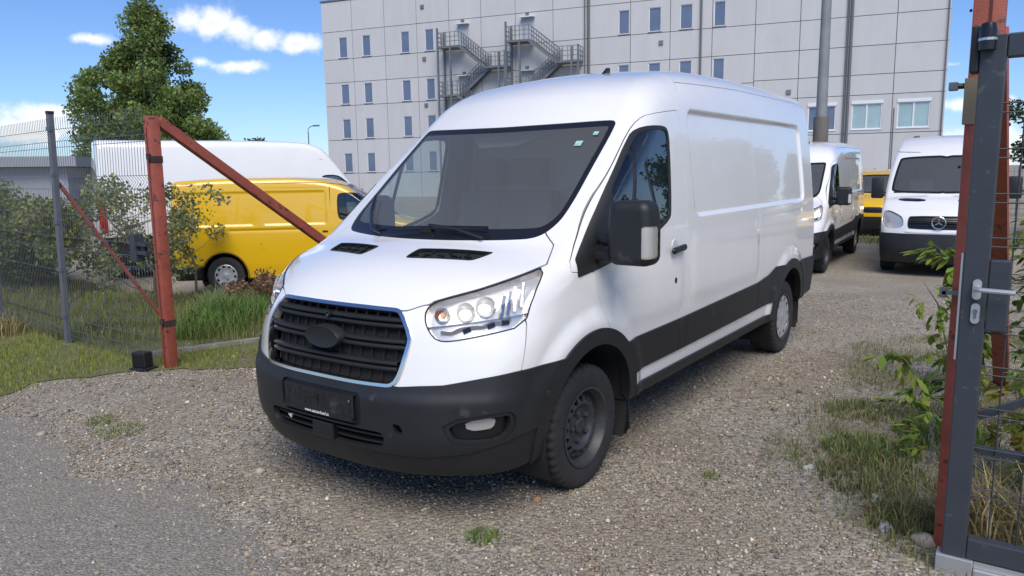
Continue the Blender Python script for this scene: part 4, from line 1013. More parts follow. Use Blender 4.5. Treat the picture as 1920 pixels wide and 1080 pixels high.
    for sgn, nm in ((1, 'wing_mirror'), (-1, 'wing_mirror')):
        f = np.array([sgn, 1, 1]); fl_ = (lambda T: T) if sgn > 0 else (lambda T: T[:, ::-1])
        o = obj(nm, np_mesh(nm, up_[0]*f, fl_(up_[2]), up_[1]*f), M_BLKP, root)
        obj('indicator_lens', np_mesh('indicator_lens', (lo_[0]+lo_[1]*.006)*f, fl_(lo_[2]), lo_[1]*f), M_LENS, o)
        obj('indicator_reflector', np_mesh('indicator_reflector', (lo_[0]-lo_[1]*.006)*f, fl_(lo_[2]), lo_[1]*f), M_REFL, o)
        mb = MB(); mb.tube([(sgn*.99, .10, 1.40), (sgn*1.06, .06, 1.385), (sgn*1.12, .05, 1.385)], .028, 10); mb.tube([(sgn*.99, .06, 1.29), (sgn*1.06, .04, 1.30), (sgn*1.13, .04, 1.31)], .035, 10); mb.build('mirror_arm', M_BLKP, o, True)
        mb = MB(); mb.box(min(sgn*1.12, sgn*1.33), max(sgn*1.12, sgn*1.33), .137, .142, 1.30, 1.58, .002); mb.build('mirror_glass', M_CHR, o)
        if sgn < 0:                                   # folded in
            a = math.radians(-84); pv = Vector((-1.03, .07, 0)); o.rotation_euler = (0, 0, a); o.location = pv-Matrix.Rotation(a, 3, 'Z') @ pv+Vector((.04, .14, 0))
    # handles, lock
    for sgn, d in ((1, doors[0]), (-1, doors[1])):
        def hf(x, y, z): 
            q = np.hypot(np.hypot(np.maximum(np.abs(y-1.09)-.085, 0), z-1.245-.06*(y-1.09)), (x-1.048)*1.5); return q-.022
        V, N, T = sdf_mesh(hf, (1.01, .96, 1.19), (1.09, 1.22, 1.31), .006); f = np.array([sgn, 1, 1])
        obj('door_handle', np_mesh('door_handle', V*f, T if sgn > 0 else T[:, ::-1], N*f), M_BLKG, d)
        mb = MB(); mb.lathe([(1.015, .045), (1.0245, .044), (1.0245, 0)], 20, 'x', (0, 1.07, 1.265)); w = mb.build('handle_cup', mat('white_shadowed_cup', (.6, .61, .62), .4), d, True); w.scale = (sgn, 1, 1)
    mb = MB(); mb.lathe([(1.02, .022), (1.036, .021), (1.038, .012), (1.036, 0)], 16, 'x', (0, 1.068, 1.04)); mb.build('lock_cylinder', M_BLKG, doors[0], True)
    # aerial, rear lamps
    mb = MB(); mb.prism([(-.05, 0), (.045, 0), (.05, .05), (.03, .055)], lambda u, v, d: (.30+d, 1.45+u, 2.44+v), -.012, .012); mb.build('aerial', M_BLKG, root)
    for sgn in (1, -1):
        mb = MB(); mb.box(min(sgn*.88, sgn*.95), max(sgn*.88, sgn*.95), 4.66, 4.76, 1.05, 1.62, .015); mb.build('tail_light', mat('red_lamp', (.45, .01, .01), .2, coat=1), root)
    # wipers
    def wip(pts, nm='wiper'):
        mb = MB(); mb.tube(pts, .011, 6); return mb.build(nm, M_BLKG, root)
    Hf = pchip(*P['H'])
    ws_pt = lambda x, y, o: (x, y-.65*o, float(Hf(y-.17*x*x)+o*.75))
    w = wip([ws_pt(-.34, -.225, .022), ws_pt(-.1, -.205, .022), ws_pt(.12, -.19, .022), ws_pt(.44, -.155, .022)])
    mb = MB(); mb.tube([ws_pt(.46, -.235, .02), ws_pt(.25, -.20, .035), ws_pt(.04, -.19, .035)], .009, 6); mb.build('wiper_arm', M_BLKG, w)
    mb = MB(); mb.box(-.02, .06, -.225, -.19, 1.41, 1.45, .006); q = mb.build('wiper_joint', M_BLKG, w)
    w = wip([ws_pt(-.44, -.20, .022), ws_pt(-.62, -.02, .022), ws_pt(-.72, .12, .022)])
    mb = MB(); mb.tube([ws_pt(-.30, -.26, .02), ws_pt(-.42, -.21, .03), ws_pt(-.58, -.05, .035)], .009, 6); mb.build('wiper_arm', M_BLKG, w)
    # interior
    def dash(x, y, z):
        a = np.maximum(np.abs(x)-.86, np.maximum(-.25-y, y-.42)); t = z-1.31-.05*np.exp(-((x-.42)/.22)**2)+.25*np.maximum(y-.25, 0); return smax(smax(a, t, .08), .9-z, .05)
    field_obj('dashboard', dash, (-.95, -.35, .85), (.95, .55, 1.45), .03, M_INT, root)
    mb = MB(); n = 32; c = Vector((.44, .50, 1.30)); ax = Vector((0, .55, .83)); e1 = Vector((1, 0, 0)); e2 = ax.cross(e1)
    mb.tube([c+(e1*math.cos(a)+e2*math.sin(a))*.185 for a in np.linspace(0, 2*math.pi, n)], .016, 8, False)
    for a in (0, math.pi, -math.pi/2): mb.bar(c, c+(e1*math.cos(a)+e2*math.sin(a))*.18, .035, .02)
    mb.tube([c-ax*.3, c], .04, 8); mb.build('steering_wheel', M_BLKG, root, True)
    for (sx, w_) in ((.45, .25), (-.22, .24), (-.62, .22)):
        def seat(x, y, z, sx=sx, w_=w_):
            back = np.maximum(np.abs(x-sx)-w_+.03, np.maximum(np.abs(y-1.10-.22*(z-1.1))-.07+.03, np.maximum(z-1.62, .80-z)+.03))
            base = np.maximum(np.abs(x-sx)-w_+.03, np.maximum(np.abs(y-.85)-.27+.03, np.abs(z-.82)-.09+.03))
            hd = np.maximum(np.abs(x-sx)-.13+.03, np.maximum(np.abs(y-1.24)-.05+.03, np.abs(z-1.76)-.10+.03))
            return np.minimum(np.minimum(back, base), hd)-.03
        field_obj('seat', seat, (sx-.3, .5, .65), (sx+.3, 1.4, 1.95), .035, M_INT2, root)
    mb = MB(); mb.box(-.85, .85, 1.40, 1.415, .6, 2.16); mb.build('bulkhead', M_GREY, root)
    mb = MB(); mb.prism([(-.34, 2.03), (.42, 2.03), (.08, 1.93), (-.22, 1.925)], lambda u, v, d: (u, .66+d-.35*(2.03-v), v), 0, .10); mb.build('overhead_console', M_INT, root)
    # stickers inside the windscreen
    M_ST = mat('sticker_print', (.55, .80, .74), .6, dirt=(.12, .30, .27), nscale=30)
    for (sx, sz, s) in ((.63, 1.925, .024), (.70, 1.985, .017)):
        y = .0
        yy = np.linspace(-.3, 1, 600); hh = Hf(yy-.12*sx*sx)-.02*sx*sx; y = float(np.interp(sz, hh, yy)); mb = MB()
        mb.box(-s, s, -.001, .001, -s, s); o = mb.build('windscreen_sticker', M_ST, root); o.location = (sx, y+.006, sz); o.rotation_euler = (math.radians(-50), 0, 0)
    return root
VAN = build_transit('panel_van', 'large white panel van with black bumper and plastic cladding, parked in the open gateway', 'van')
print('van', time.time()-T_START)
# ------------------------------------------------------------------ the other parked vans
M_YEL = mat('yellow_paint', (.74, .44, .008), .25, coat=1.0)
M_RED = mat('red_lamp', (.45, .01, .01), .2, coat=1)
M_ORG = mat('orange_marker', (.8, .22, .02), .3)
M_HGL = glass_mat('dark_van_glass', (.30, .34, .35), 2.2)
def build_generic(name, label, P, paint, kind):
    fld, Nz, na = van_field(P); wb = P['wb']; ac = P['ac']; ar = P['ar']
    S = sdf_mesh(fld, (0, P['front']-.1, .12), (1.12, P['rear']+.1, P['top']+.1), P.get('h', .034), mirror=True)
    root = thing(name, label, 'van'); ab = lambda V: np.abs(V[:, 0]); off = P['zoff'] if 'zoff' in P else 0
    def g_arch(V, N):
        d = np.minimum(np.hypot(V[:, 1], V[:, 2]-ac), np.hypot(V[:, 1]-wb, V[:, 2]-ac))-ar; return np.maximum(d, .55-ab(V))
    _, S = cut(S, g_arch)
    ws = chaikin(P['ws'], 2); g_ws = lambda V, N: np.maximum(np.maximum(psd(ab(V), V[:, 2], ws), V[:, 1]-P['wsy'][1]), P['wsy'][0]-V[:, 1])
    W, S = cut(S, g_ws); gl, fr = cut(W, lambda V, N: g_ws(V, N)+.04)
    shell_obj('windscreen', gl, M_GLASS, root, -.003, 0); shell_obj('windscreen_border', fr, M_BLKG, root, -.002, .01)
    win = chaikin(P['win'], 1); g_win = lambda V, N: np.maximum(psd(V[:, 1], V[:, 2], win), .5-ab(V))
    A, S = cut(S, g_win); rub, A = cut(A, lambda V, N: -(g_win(V, N)+.03))
    for q in halves(rub): shell_obj('window_seal', q, M_BLKG, root, 0, .01)
    for q in halves(A): shell_obj('side_window', q, M_HGL, root, -.004, 0)
    for poly, mm, nm, o_ in P.get('front_parts', []):
        pp = chaikin(poly, 1); q, S = cut(S, lambda V, N: np.maximum(psd(ab(V), V[:, 2], pp), V[:, 1]-P.get('fpy', .1)))
        if nm == 'headlight':
            for hq in halves(q): o = shell_obj(nm, hq, M_LENS, root, .003, 0); shell_obj('reflector', hq, M_REFL, o, -.03, .02); 
            continue
        shell_obj(nm, q, mm, root, o_, .02)
    b, S = cut(S, lambda V, N: np.maximum(V[:, 2]-P['bz'], V[:, 1]+ar*.6)); shell_obj('front_bumper', b, M_BLKP, root, .012, .03)
    if 'rbz' in P:
        b, S = cut(S, lambda V, N: np.maximum(V[:, 2]-P['rbz'], P['rby']-V[:, 1])); shell_obj('rear_bumper', b, M_BLKP, root, .012, .03)
    for (y0, y1, z0, z1, mm, nm, o_) in P.get('side_parts', []):
        q, S = cut(S, lambda V, N: np.maximum(rbox(V[:, 1], V[:, 2], y0, y1, z0, z1, min(.02, (z1-z0)*.4)), .5-ab(V)))
        for hq in halves(q): shell_obj(nm, hq, mm, root, o_, .02)
    # panel gaps on the sides: real slots
    for line in P.get('seams', []):
        L_ = np.array(line, float)
        def g_s(V, N):
            d = np.full(len(V), 9.)
            for i in range(len(L_)-1):
                a, e = L_[i], L_[i+1]-L_[i]; t = np.clip(((V[:, 1]-a[0])*e[0]+(V[:, 2]-a[1])*e[1])/(e@e), 0, 1); d = np.minimum(d, np.hypot(V[:, 1]-a[0]-t*e[0], V[:, 2]-a[1]-t*e[1]))
            return np.maximum(d-.0055, .45-ab(V))
        q, S = cut(S, g_s)
        if len(q[2]):
            for hq in halves(q): shell_obj('panel_gap', hq, M_SLIT, root, -.012, 0)
    shell_obj('body', S, paint, root, 0, .02)
    for yc in (0, wb):
        for sgn in (1, -1):
            mb = MB(); n = 20; V = []
            for k in range(n):
                a = -.5+(math.pi+1.0)*k/(n-1); V += [(sgn*.93, yc+(ar+.02)*math.cos(a), ac+(ar+.02)*math.sin(a)), (sgn*.5, yc+(ar+.02)*math.cos(a), ac+(ar+.02)*math.sin(a))]
            V.append((sgn*.5, yc, .2)); mb.add(V, [(2*k, 2*k+1, 2*k+3, 2*k+2) for k in range(n-1)]+[(2*k+1, len(V)-1, 2*k+3) for k in range(n-1)]); mb.build('wheel_well', M_UNDER, root)
    sc = P['ws_scale']; tx = P['track']
    for sgn in (1, -1): add_wheel(root, sgn*tx, 0, sgn, P.get('cover', False), sc); add_wheel(root, sgn*tx, wb, sgn, P.get('cover', False), sc)
    mb = MB(); mb.box(-.6, .6, P['front']+.35, P['rear']-.25, .24, .36); mb.build('chassis', M_UNDER, root)
    mx, my, mz, mw, mh = P['mirror']
    for sgn in (1, -1):
        mb = MB(); mb.box(min(sgn*mx, sgn*(mx+mw)), max(sgn*mx, sgn*(mx+mw)), my-.06, my+.08, mz-mh/2, mz+mh/2, .035); o = mb.build('wing_mirror', M_BLKP, root, True, 30)
        mb = MB(); mb.tube([(sgn*(mx-.12), my+.05, mz-mh*.35), (sgn*(mx+.05), my, mz-mh*.3)], .03, 8); mb.build('mirror_arm', M_BLKP, o)
    mb = MB(); dz, dy = P['dash']; mb.box(-.72, .72, dy-.25, dy+.3, .7, dz, .03); mb.build('dashboard', M_INT, root)
    for sx in (.42, -.42):
        mb = MB(); mb.box(sx-.22, sx+.22, dy+.85, dy+.98, .6, dz+.30, .05); mb.box(sx-.11, sx+.11, dy+.90, dy+.98, dz+.33, dz+.52, .04); mb.build('seat', M_INT2, root, True, 30)
    mb = MB(); mb.box(-P['bw'], P['bw'], dy+1.15, dy+1.17, .5, P['bh']); mb.build('bulkhead', mat('bulkhead_dark', (.10, .10, .105), .8), root)
    for (x0, x1, y0, y1, z0, z1, mm, nm) in P.get('boxes', []):
        for sgn in (1, -1): mb = MB(); mb.box(min(sgn*x0, sgn*x1), max(sgn*x0, sgn*x1), y0, y1, z0, z1, .01); mb.build(nm, mm, root, True, 30)
    return root
PY = dict(wb=2.85, ac=.31, ar=.35, az=.31, front=-.86, rear=3.66, top=1.86, wsy=(-.4, 1.0), h=.034,
    W=([.1, .3, .5, .9, 1.2, 1.5, 1.75, 2.0], [.83, .87, .90, .915, .905, .875, .835, .78]), T=([-1, -.6, -.1, .6, 2.6, 3.7], [.10, .06, .02, 0, 0, .03]),
    H=([-1.1, -.8, -.6, -.3, -.05, .05, .45, .85, 1.05, 1.3, 1.8, 2.6, 3.3, 3.7], [.62, .88, .98, 1.08, 1.14, 1.19, 1.46, 1.70, 1.76, 1.81, 1.845, 1.85, 1.83, 1.80]),
    N=([.1, .3, .5, .7, .85, 1.1], [-.66, -.78, -.82, -.81, -.76, -.5]), B=([-1, 3.7], [.22, .24]), C=([-1, 0, 1, 3.7], [.10, .03, .05, .07]), S=([-1, 0, 1, 3.7], [.16, .2, .1, 0]), K=([-1, 0, .8, 3.7], [.14, .07, .08, .08]),
    na=.42, arches=(), rt=.06, ws=[(-.3, 1.17), (.5, 1.18), (.70, 1.21), (.73, 1.30), (.66, 1.62), (.58, 1.69), (-.3, 1.70)],
    win=[(.28, 1.13), (.95, 1.13), (1.02, 1.18), (1.02, 1.52), (.97, 1.57), (.72, 1.57), (.62, 1.53), (.22, 1.20)],
    front_parts=[([(.42, .70), (.74, .74), (.80, .83), (.70, .95), (.52, .90), (.40, .80)], None, 'headlight', 0), ([(-.3, .66), (.34, .66), (.36, .78), (.30, .82), (-.3, .82)], M_BLKG, 'grille', -.02)],
    bz=.56, rbz=.45, rby=3.15, side_parts=[(1.58, 2.62, .995, 1.012, M_SLIT, 'door_rail', -.008), (.05, 1.05, .525, .60, M_BLKP, 'side_moulding', .012)],
    seams=[[(1.13, 1.68), (1.14, 1.1), (1.14, .6), (1.08, .30)], [(2.28, 1.70), (2.27, 1.0), (2.26, .80), (2.10, .45), (2.08, .26)], [(.25, 1.12), (.22, .9), (.33, .45), (.36, .27)], [(.72, 1.63), (.95, 1.70), (1.3, 1.735), (3.5, 1.745)], [(1.16, 1.66), (2.24, 1.66)], [(2.32, 1.66), (3.4, 1.645)]],
    ws_scale=.86, track=.77, cover=True, mirror=(.93, .35, 1.16, .20, .22), dash=(1.10, .25), bw=.78, bh=1.6, recess=[(2.34, 3.45, 1.08, 1.60, .05, .012, .01), (1.2, 2.2, 1.08, 1.60, .05, .012, .01), (1.5, 2.75, .985, 1.02, .01, .006, .006)],
    boxes=[(.86, .915, 1.175, 1.28, .935, .985, M_BLKP, 'door_handle'), (.86, .915, 1.0, 1.10, .935, .985, M_BLKP, 'door_handle'), (.80, .88, 3.57, 3.64, .85, 1.25, M_RED, 'tail_light')])
YV = build_generic('delivery_van', 'yellow delivery van in side view behind the red brace', PY, M_YEL, 'yellow')
# it heads towards azimuth 42 degrees: local -Y is its heading
def place(root, front_axle, az):
    h = Vector((math.sin(az), math.cos(az))); root.location = (front_axle[0], front_axle[1], float(gz(front_axle[0], front_axle[1]))); root.rotation_euler = (0, 0, math.pi-az)
_az = math.radians(46); _rw = np.array([-7.86, 3.60]); _rt = np.array([math.cos(_az), -math.sin(_az)]); _ctr = _rw-_rt*.88
place(YV, _ctr+2.85*np.array([math.sin(_az), math.cos(_az)]), _az)
YV.scale = (1.0, 1.0, 1.03); YV.location.z = -.15
PW = dict(wb=4.03, ac=.37, ar=.41, az=.37, front=-.98, rear=5.55, top=2.80, wsy=(-.4, 1.1), h=.04,
    W=([.1, .35, .6, 1.0, 1.4, 1.8, 2.3, 2.8], [.97, 1.0, 1.02, 1.025, 1.01, .97, .90, .80]), T=([-1, -.6, -.1, .6, 4, 5.1], [.09, .05, .02, 0, 0, .012]),
    H=([-1.2, -.9, -.7, -.4, -.1, 0, .4, .8, 1.0, 1.3, 1.6, 1.9, 3, 5.1], [.75, 1.0, 1.14, 1.28, 1.40, 1.50, 1.98, 2.46, 2.63, 2.72, 2.745, 2.755, 2.765, 2.76]),
    N=([.1, .35, .6, .9, 1.2], [-.82, -.92, -.95, -.92, -.7]), B=([-1, 5], [.26, .30]), C=([-1, 0, 1, 5], [.08, .02, .05, .06]), S=([-1, 0, 1, 5], [.14, .18, .1, 0]), K=([-1, 0, .8, 5], [.14, .09, .14, .16]),
    na=.40, arches=(), rt=.07, ws=[(-.3, 1.42), (.6, 1.44), (.82, 1.47), (.85, 1.6), (.78, 2.05), (.7, 2.3), (-.3, 2.3)], win=[(.15, 1.38), (1.0, 1.38), (1.1, 1.44), (1.1, 1.95), (1.03, 2.0), (.75, 2.0), (.6, 1.92), (.08, 1.45)],
    front_parts=[([(.5, .95), (.84, 1.0), (.9, 1.12), (.74, 1.2), (.55, 1.12)], None, 'headlight', 0), ([(-.3, .72), (.45, .72), (.48, .86), (-.3, .88)], M_BLKG, 'grille', -.02)], bz=.72, rbz=.52, rby=4.6,
    side_parts=[(.5, 3.55, .52, .80, M_BLKP, 'side_moulding', .014), (4.5, 5.5, .40, .86, M_BLKP, 'side_moulding', .014)],
    seams=[[(1.25, 2.55), (1.25, .35)], [(2.65, 2.70), (2.65, .35)], [(.75, 2.30), (1.25, 2.36), (5.5, 2.36)], [(.95, 2.08), (5.5, 2.08)]], ws_scale=1.0, track=.88, cover=True, mirror=(1.05, .3, 1.5, .22, .36), dash=(1.32, .2), bw=.85, bh=2.0,
    boxes=[(.955, 1.03, 5.36, 5.50, .95, 1.62, M_RED, 'tail_light'), (1.02, 1.045, 4.75, 4.90, .60, .64, M_ORG, 'side_marker')])
WV = build_generic('cargo_van', 'white high roof cargo van with red tail light behind the yellow van', PW, M_WHITE, 'white')
_az = math.radians(22.7); _h = np.array([math.sin(_az), math.cos(_az)]); _rt = np.array([math.cos(_az), -math.sin(_az)])
_rear = np.array([-11.94, 3.63]); place(WV, _rear-_rt*.92+_h*5.5, _az)
PS = dict(wb=3.66, ac=.37, ar=.40, az=.37, front=-1.0, rear=4.6, top=2.66, wsy=(-.45, 1.1), h=.034,
    W=([.1, .35, .6, 1.0, 1.4, 1.8, 2.3, 2.8], [.94, .97, .99, .995, .985, .955, .91, .86]), T=([-1, -.6, -.1, .6, 4, 5.1], [.07, .035, .012, 0, 0, .012]),
    H=([-1.3, -1.0, -.85, -.7, -.45, -.25, -.15, .2, .6, .8, 1.1, 1.5, 2.0, 4.6], [.80, 1.02, 1.13, 1.22, 1.36, 1.44, 1.52, 1.86, 2.18, 2.30, 2.44, 2.56, 2.60, 2.58]),
    N=([.1, .3, .5, .7, 1.0, 1.2, 1.4], [-.85, -.95, -1.0, -.98, -.92, -.82, -.6]), B=([-1, 4.6], [.25, .32]), C=([-1, 0, 1, 5], [.06, .02, .06, .08]), S=([-1, 0, 1, 5], [.12, .16, .1, 0]), K=([-1, 0, .8, 5], [.10, .07, .11, .13]),
    na=.30, arches=(), ws=[(-.3, 1.47), (.6, 1.48), (.84, 1.50), (.88, 1.58), (.81, 2.10), (.76, 2.17), (-.3, 2.19)], win=[(.0, 1.30), (.9, 1.30), (1.0, 1.36), (1.0, 1.95), (.93, 2.0), (.7, 2.0), (.55, 1.92), (-.05, 1.42)],
    front_parts=[([(.56, .88), (.80, .86), (.93, .92), (.95, 1.10), (.88, 1.20), (.70, 1.14), (.57, 1.06)], None, 'headlight', 0), ([(-.3, .86), (.46, .86), (.50, .90), (.50, 1.06), (.46, 1.10), (-.3, 1.10)], M_BLKG, 'grille', -.03), ([(-.3, .795), (.50, .795), (.56, .85), (.53, .84), (.49, .83), (-.3, .83)], M_WHITE, 'grille_trim', .012), ([(.25, 1.335), (.72, 1.345), (.72, 1.40), (.26, 1.392)], M_BLKG, 'bonnet_vent', -.01)], bz=.78,
    side_parts=[(.5, 3.2, .5, .72, M_BLKP, 'side_moulding', .014)], seams=[[(1.12, 2.2), (1.12, .4)], [(.75, 2.25), (1.12, 2.3), (4.5, 2.32)]], ws_scale=.98, track=.85, mirror=(1.0, .02, 1.58, .22, .40), dash=(1.42, .12), bw=.85, bh=2.1, fpy=.0)
SV = build_generic('cargo_van', 'white van with three pointed star in its grille, half hidden by the red gate post', PS, M_WHITE, 'sprinter')
# star emblem in a ring
def star(root, y, z, R):
    mb = MB(); mb.tube([(R*math.cos(a), y, z+R*math.sin(a)) for a in np.linspace(0, 2*math.pi, 40)], .012, 8, False); o = mb.build('badge_ring', M_CHR, root, True)
    for k in range(3):
        a = math.pi/2+k*2*math.pi/3; d = Vector((math.cos(a), 0, math.sin(a))); q = Vector((-d.z, 0, d.x)); c = Vector((0, y, z)); mb = MB()
        V = [c+d*R, c+q*R*.16-d*R*.06, c-q*R*.16-d*R*.06, c+Vector((0, -.02, 0))]; V = [v[:] for v in V]; mb.add(V, [(0, 1, 3), (0, 3, 2), (1, 2, 3), (0, 2, 1)]); mb.build('star_point', M_CHR, o)
star(SV, -.985, .985, .105)
mb = MB()
for zc in (.93, .98, 1.03): 
    V = []; xs = np.linspace(-.46, .46, 13)
    m2 = MB()
    for i in range(12): m2.bar((xs[i], -.925+.30*abs(xs[i])**3, zc), (xs[i+1], -.925+.30*abs(xs[i+1])**3, zc), .02, .016)
    m2.build('grille_bar', M_BLKP, SV)
mb = MB(); mb.lathe([(0, .03), (.06, .028), (.08, 0)], 12, 'z', (.35, 1.0, 2.36)); mb.tube([(.35, 1.0, 2.4), (.36, 1.25, 2.62)], .006, 6); mb.build('aerial', M_BLKG, SV)
for sgn in (1, -1): mb = MB(); mb.tube([ (sgn*.5-.30, -.31, 1.50), (sgn*.5+.3, -.30, 1.51)], .012, 6); mb.build('wiper', M_BLKG, SV)
SV.location = (1.34, 12.62, -.24); SV.rotation_euler = (0, 0, math.radians(4))
# second van of the same model as the near one
T2 = copy_tree(VAN); T2['label'] = 'white panel van parked at the back, seen past the rear corner of the large van'; T2.name = 'panel_van'
T2.location = (-1.38, 11.4, -.22); T2.rotation_euler = (0, 0, math.radians(3.6))
for c in list(T2.children):
    if c.name.startswith(('windscreen_sticker', 'plate_holder', 'torn_hole', 'white_clip')):
        for d in list(c.children): bpy.data.objects.remove(d, do_unlink=True)
        bpy.data.objects.remove(c, do_unlink=True)
# yellow vans at the back
for (x, y, az, lab) in ((-1.15, 20.6, 176, 'yellow van facing forward in the gap between the two white vans at the back'), (3.9, 20.5, 182, 'yellow van at the back, glimpsed through the gate mesh'),
                        (-8.9, 13.6, 150, 'yellow van glimpsed through the cab of the large van, left of two'), (-6.4, 14.8, 150, 'yellow van glimpsed through the cab of the large van, right of two')):
    c = copy_tree(YV); c['label'] = lab; a = math.radians(az); place(c, (x, y), a); c.name = 'delivery_van'; c['group'] = 'yellow delivery vans'
YV['group'] = 'yellow delivery vans'
print('vans', time.time()-T_START)
# ------------------------------------------------------------------ fences, gate
M_REDP = mat('red_oxide_paint', (.34, .080, .05), .55, noise=.3, nscale=9, spots=((.10, .045, .03), 16, .60), dirt=(.26, .065, .04), bump=.2, bscale=120)
M_ANTH = mat('anthracite_coating', (.040, .047, .058), .45, noise=.12, nscale=14, spots=((.075, .08, .085), 22, .66), bump=.06, bscale=300)
M_FPOST = mat('fence_post_grey', (.12, .13, .15), .5, noise=.15, nscale=12)
M_WIRE = mat('fence_wire', (.10, .11, .12), .5)
M_RUST = mat('rust_grime', (.045, .032, .025), .9, noise=.4, nscale=30)
M_ALU = mat('aluminium', (.55, .56, .57), .4, metal=.7)
def mesh_panel(a, b, h, lean, label):
    """welded mesh panel with V folds from a to b"""
    a = Vector((a[0], a[1], 0)); b = Vector((b[0], b[1], 0)); d = (b-a); L = d.length; d.normalize(); n = Vector((d.y, -d.x, 0))
    F = thing('mesh_fence', label, 'fence', (a.x, a.y, float(gz(a.x, a.y))), 0, 'wire mesh fence panels')
    folds = [.22, 1.10, 1.72, h-.18]
    def prof(z):
        o = 0
        for f in folds: o = max(o, .045*(1-abs(z-f)/.06))
        return max(o, 0)
    zs = [.05]
    for f in folds: zs += [f-.06, f, f+.06]
    zs += [h]
    mb = MB(); k = int(L/.05)
    for i in range(1, k):
        t = L*i/k; pts = [(d*t+n*prof(z)+Vector((lean[0]*z, lean[1]*z, z)))[:] for z in zs]; mb.tube(pts, .0026, 3, False)
    o = mb.build('vertical_wires', M_WIRE, F); o['kind'] = 'stuff'
    mb = MB()
    for z in sorted(set([.1, .45, .8, 1.4, h-.30]+[f+s for f in folds for s in (-.06, .06)])):
        mb.tube([(n*prof(z)+Vector((lean[0]*z, lean[1]*z, z)))[:], (d*L+n*prof(z)+Vector((lean[0]*z, lean[1]*z, z)))[:]], .0035, 4, False)
    o = mb.build('horizontal_wires', M_WIRE, F); o['kind'] = 'stuff'; return F
LEAN = (.058, .0)
pan = [((-3.68, .10), (-5.46, .12)), ((-5.54, .12), (-7.68, .30)), ((-7.76, .30), (-9.9, .48)), ((-9.98, .48), (-12.1, .66))]
for (a, b), lab in zip(pan, ('wire mesh fence panel between the red post and the first grey post', 'wire mesh fence panel left of the first grey post', 'wire mesh fence panel at the left edge of the picture', 'far wire mesh fence panel running off to the left')):
    mesh_panel(a, b, 2.38, LEAN, lab)
for (x, y), lab in (((-5.5, .10), 'grey fence post with a thin red brace'), ((-7.72, .28), 'grey fence post at the left edge of the picture')):
    F = thing('fence_post', lab, 'fence post', (x, y, 0), 0, 'grey fence posts'); F.rotation_euler = (0, math.atan(LEAN[0]), 0)
    mb = MB(); mb.box(-.028, .028, -.02, .035, -.05, 2.42, .004); mb.build('post', M_FPOST, F)
    mb = MB(); mb.box(-.031, .031, -.023, .038, 2.42, 2.45, .004); mb.build('cap', M_BLKP, F)
    for z in (.3, .8, 1.3, 1.8, 2.25): mb = MB(); mb.box(-.034, .034, -.028, .0, z, z+.04); mb.build('clamp', M_FPOST, F)
    mb = MB(); mb.lathe([(-.03, .06), (.008, .055), (.012, .03)], 12, 'z'); mb.build('footing', mat('footing_concrete', (.2, .19, .17), .9), F)
mb = MB(); mb.tube([(-5.41, .14, 1.72), (-5.28, 1.18, -.05)], .022, 8)
tag(mb.build('post_brace', M_REDP, None, True), 'thin red brace leaning on the grey fence post', 'brace')
# red posts and braces of the gateway
def red_post(x, y, h, w, lean, label, marks):
    R_ = thing('gate_post', label, 'gate post', (x, y, 0), 0); R_.rotation_euler = lean
    mb = MB(); mb.box(-w/2, w/2, -w/2, w/2, -.1, h, .006); mb.build('post', M_REDP, R_, True, 30)
    mb = MB(); mb.box(w/2-.055, w/2-.045, -w/2-.004, -w/2+.002, 0, h-.1); mb.build('weld_seam', mat('red_dark_seam', (.10, .025, .02), .7), R_)
    for z0, z1 in marks:
        mb = MB(); mb.box(-w/2-.004+.05, w/2+.004, -w/2-.004, w/2+.004, z0, z1, .003); mb.build('hinge_mark', M_RUST, R_)
        mb = MB(); mb.lathe([(0, .02), (.05, .02), (.05, 0)], 10, 'z', (w/2-.02, -w/2-.02, (z0+z1)/2)); mb.build('hinge_pin', M_RUST, R_, True)
    return R_
RP = red_post(-3.58, .16, 2.30, .098, (0, math.radians(.8), 0), 'rusty red square gate post left of the van', ((1.89, 1.95), (.40, .46)))
mb = MB(); mb.bar((-3.58, .24, 2.26), (-3.54, 3.6, -.05), .085, .085); tag(mb.build('post_brace', M_REDP), 'thick red diagonal brace from the left gate post towards the yellow van', 'brace')
# black latch keeper on the post
K = thing('latch_keeper', 'black latch bracket fixed to the left red post', 'bracket', (-3.82, .10, 1.12))
mb = MB(); mb.box(-.10, -.01, -.05, .05, -.13, .13, .01); mb.build('plate', M_ANTH, K); mb = MB(); mb.box(-.01, .15, -.035, .035, .02, .055); mb.box(-.01, .15, -.035, .035, -.06, -.025); mb.build('arms', M_ANTH, K); mb = MB(); mb.lathe([(0, .03), (.12, .03), (.12, 0)], 12, 'z', (.07, 0, -.06)); mb.build('roller', M_BLKP, K, True)
G = thing('ground_spotlight', 'small black box lamp on the gravel at the foot of the left red post', 'spotlight', (-3.74, -.02, 0), .3)
mb = MB(); mb.box(-.075, .075, -.05, .05, .03, .17, .008); mb.build('housing', M_BLKP, G); mb = MB(); mb.box(-.085, .11, -.08, .08, 0, .028, .005); mb.build('base', M_BLKP, G); mb = MB(); mb.box(-.06, .06, -.054, -.05, .05, .15); mb.build('glass', M_BLKG, G)
RP2 = red_post(2.725, .34, 3.2, .115, (0, 0, 0), 'red square gate post behind the dark gate leaf', ((1.5, 1.56),))
mb = MB(); mb.box(-.067, -.02, -.068, -.0, 1.93, 2.12); mb.build('bare_patch', mat('bare_primer', (.24, .20, .13), .7), RP2)
for z in (.62, 1.2, 1.75, 2.4):
    mb = MB(); mb.tube([(-.072, -.03, z), (-.062, -.03, z)], .006, 8); mb.build('rivet', M_RUST, RP2)
mb = MB(); mb.bar((2.74, .42, 2.30), (2.78, 3.7, -.1), .10, .10); tag(mb.build('post_brace', M_REDP), 'red diagonal brace behind the gate leaf', 'brace')
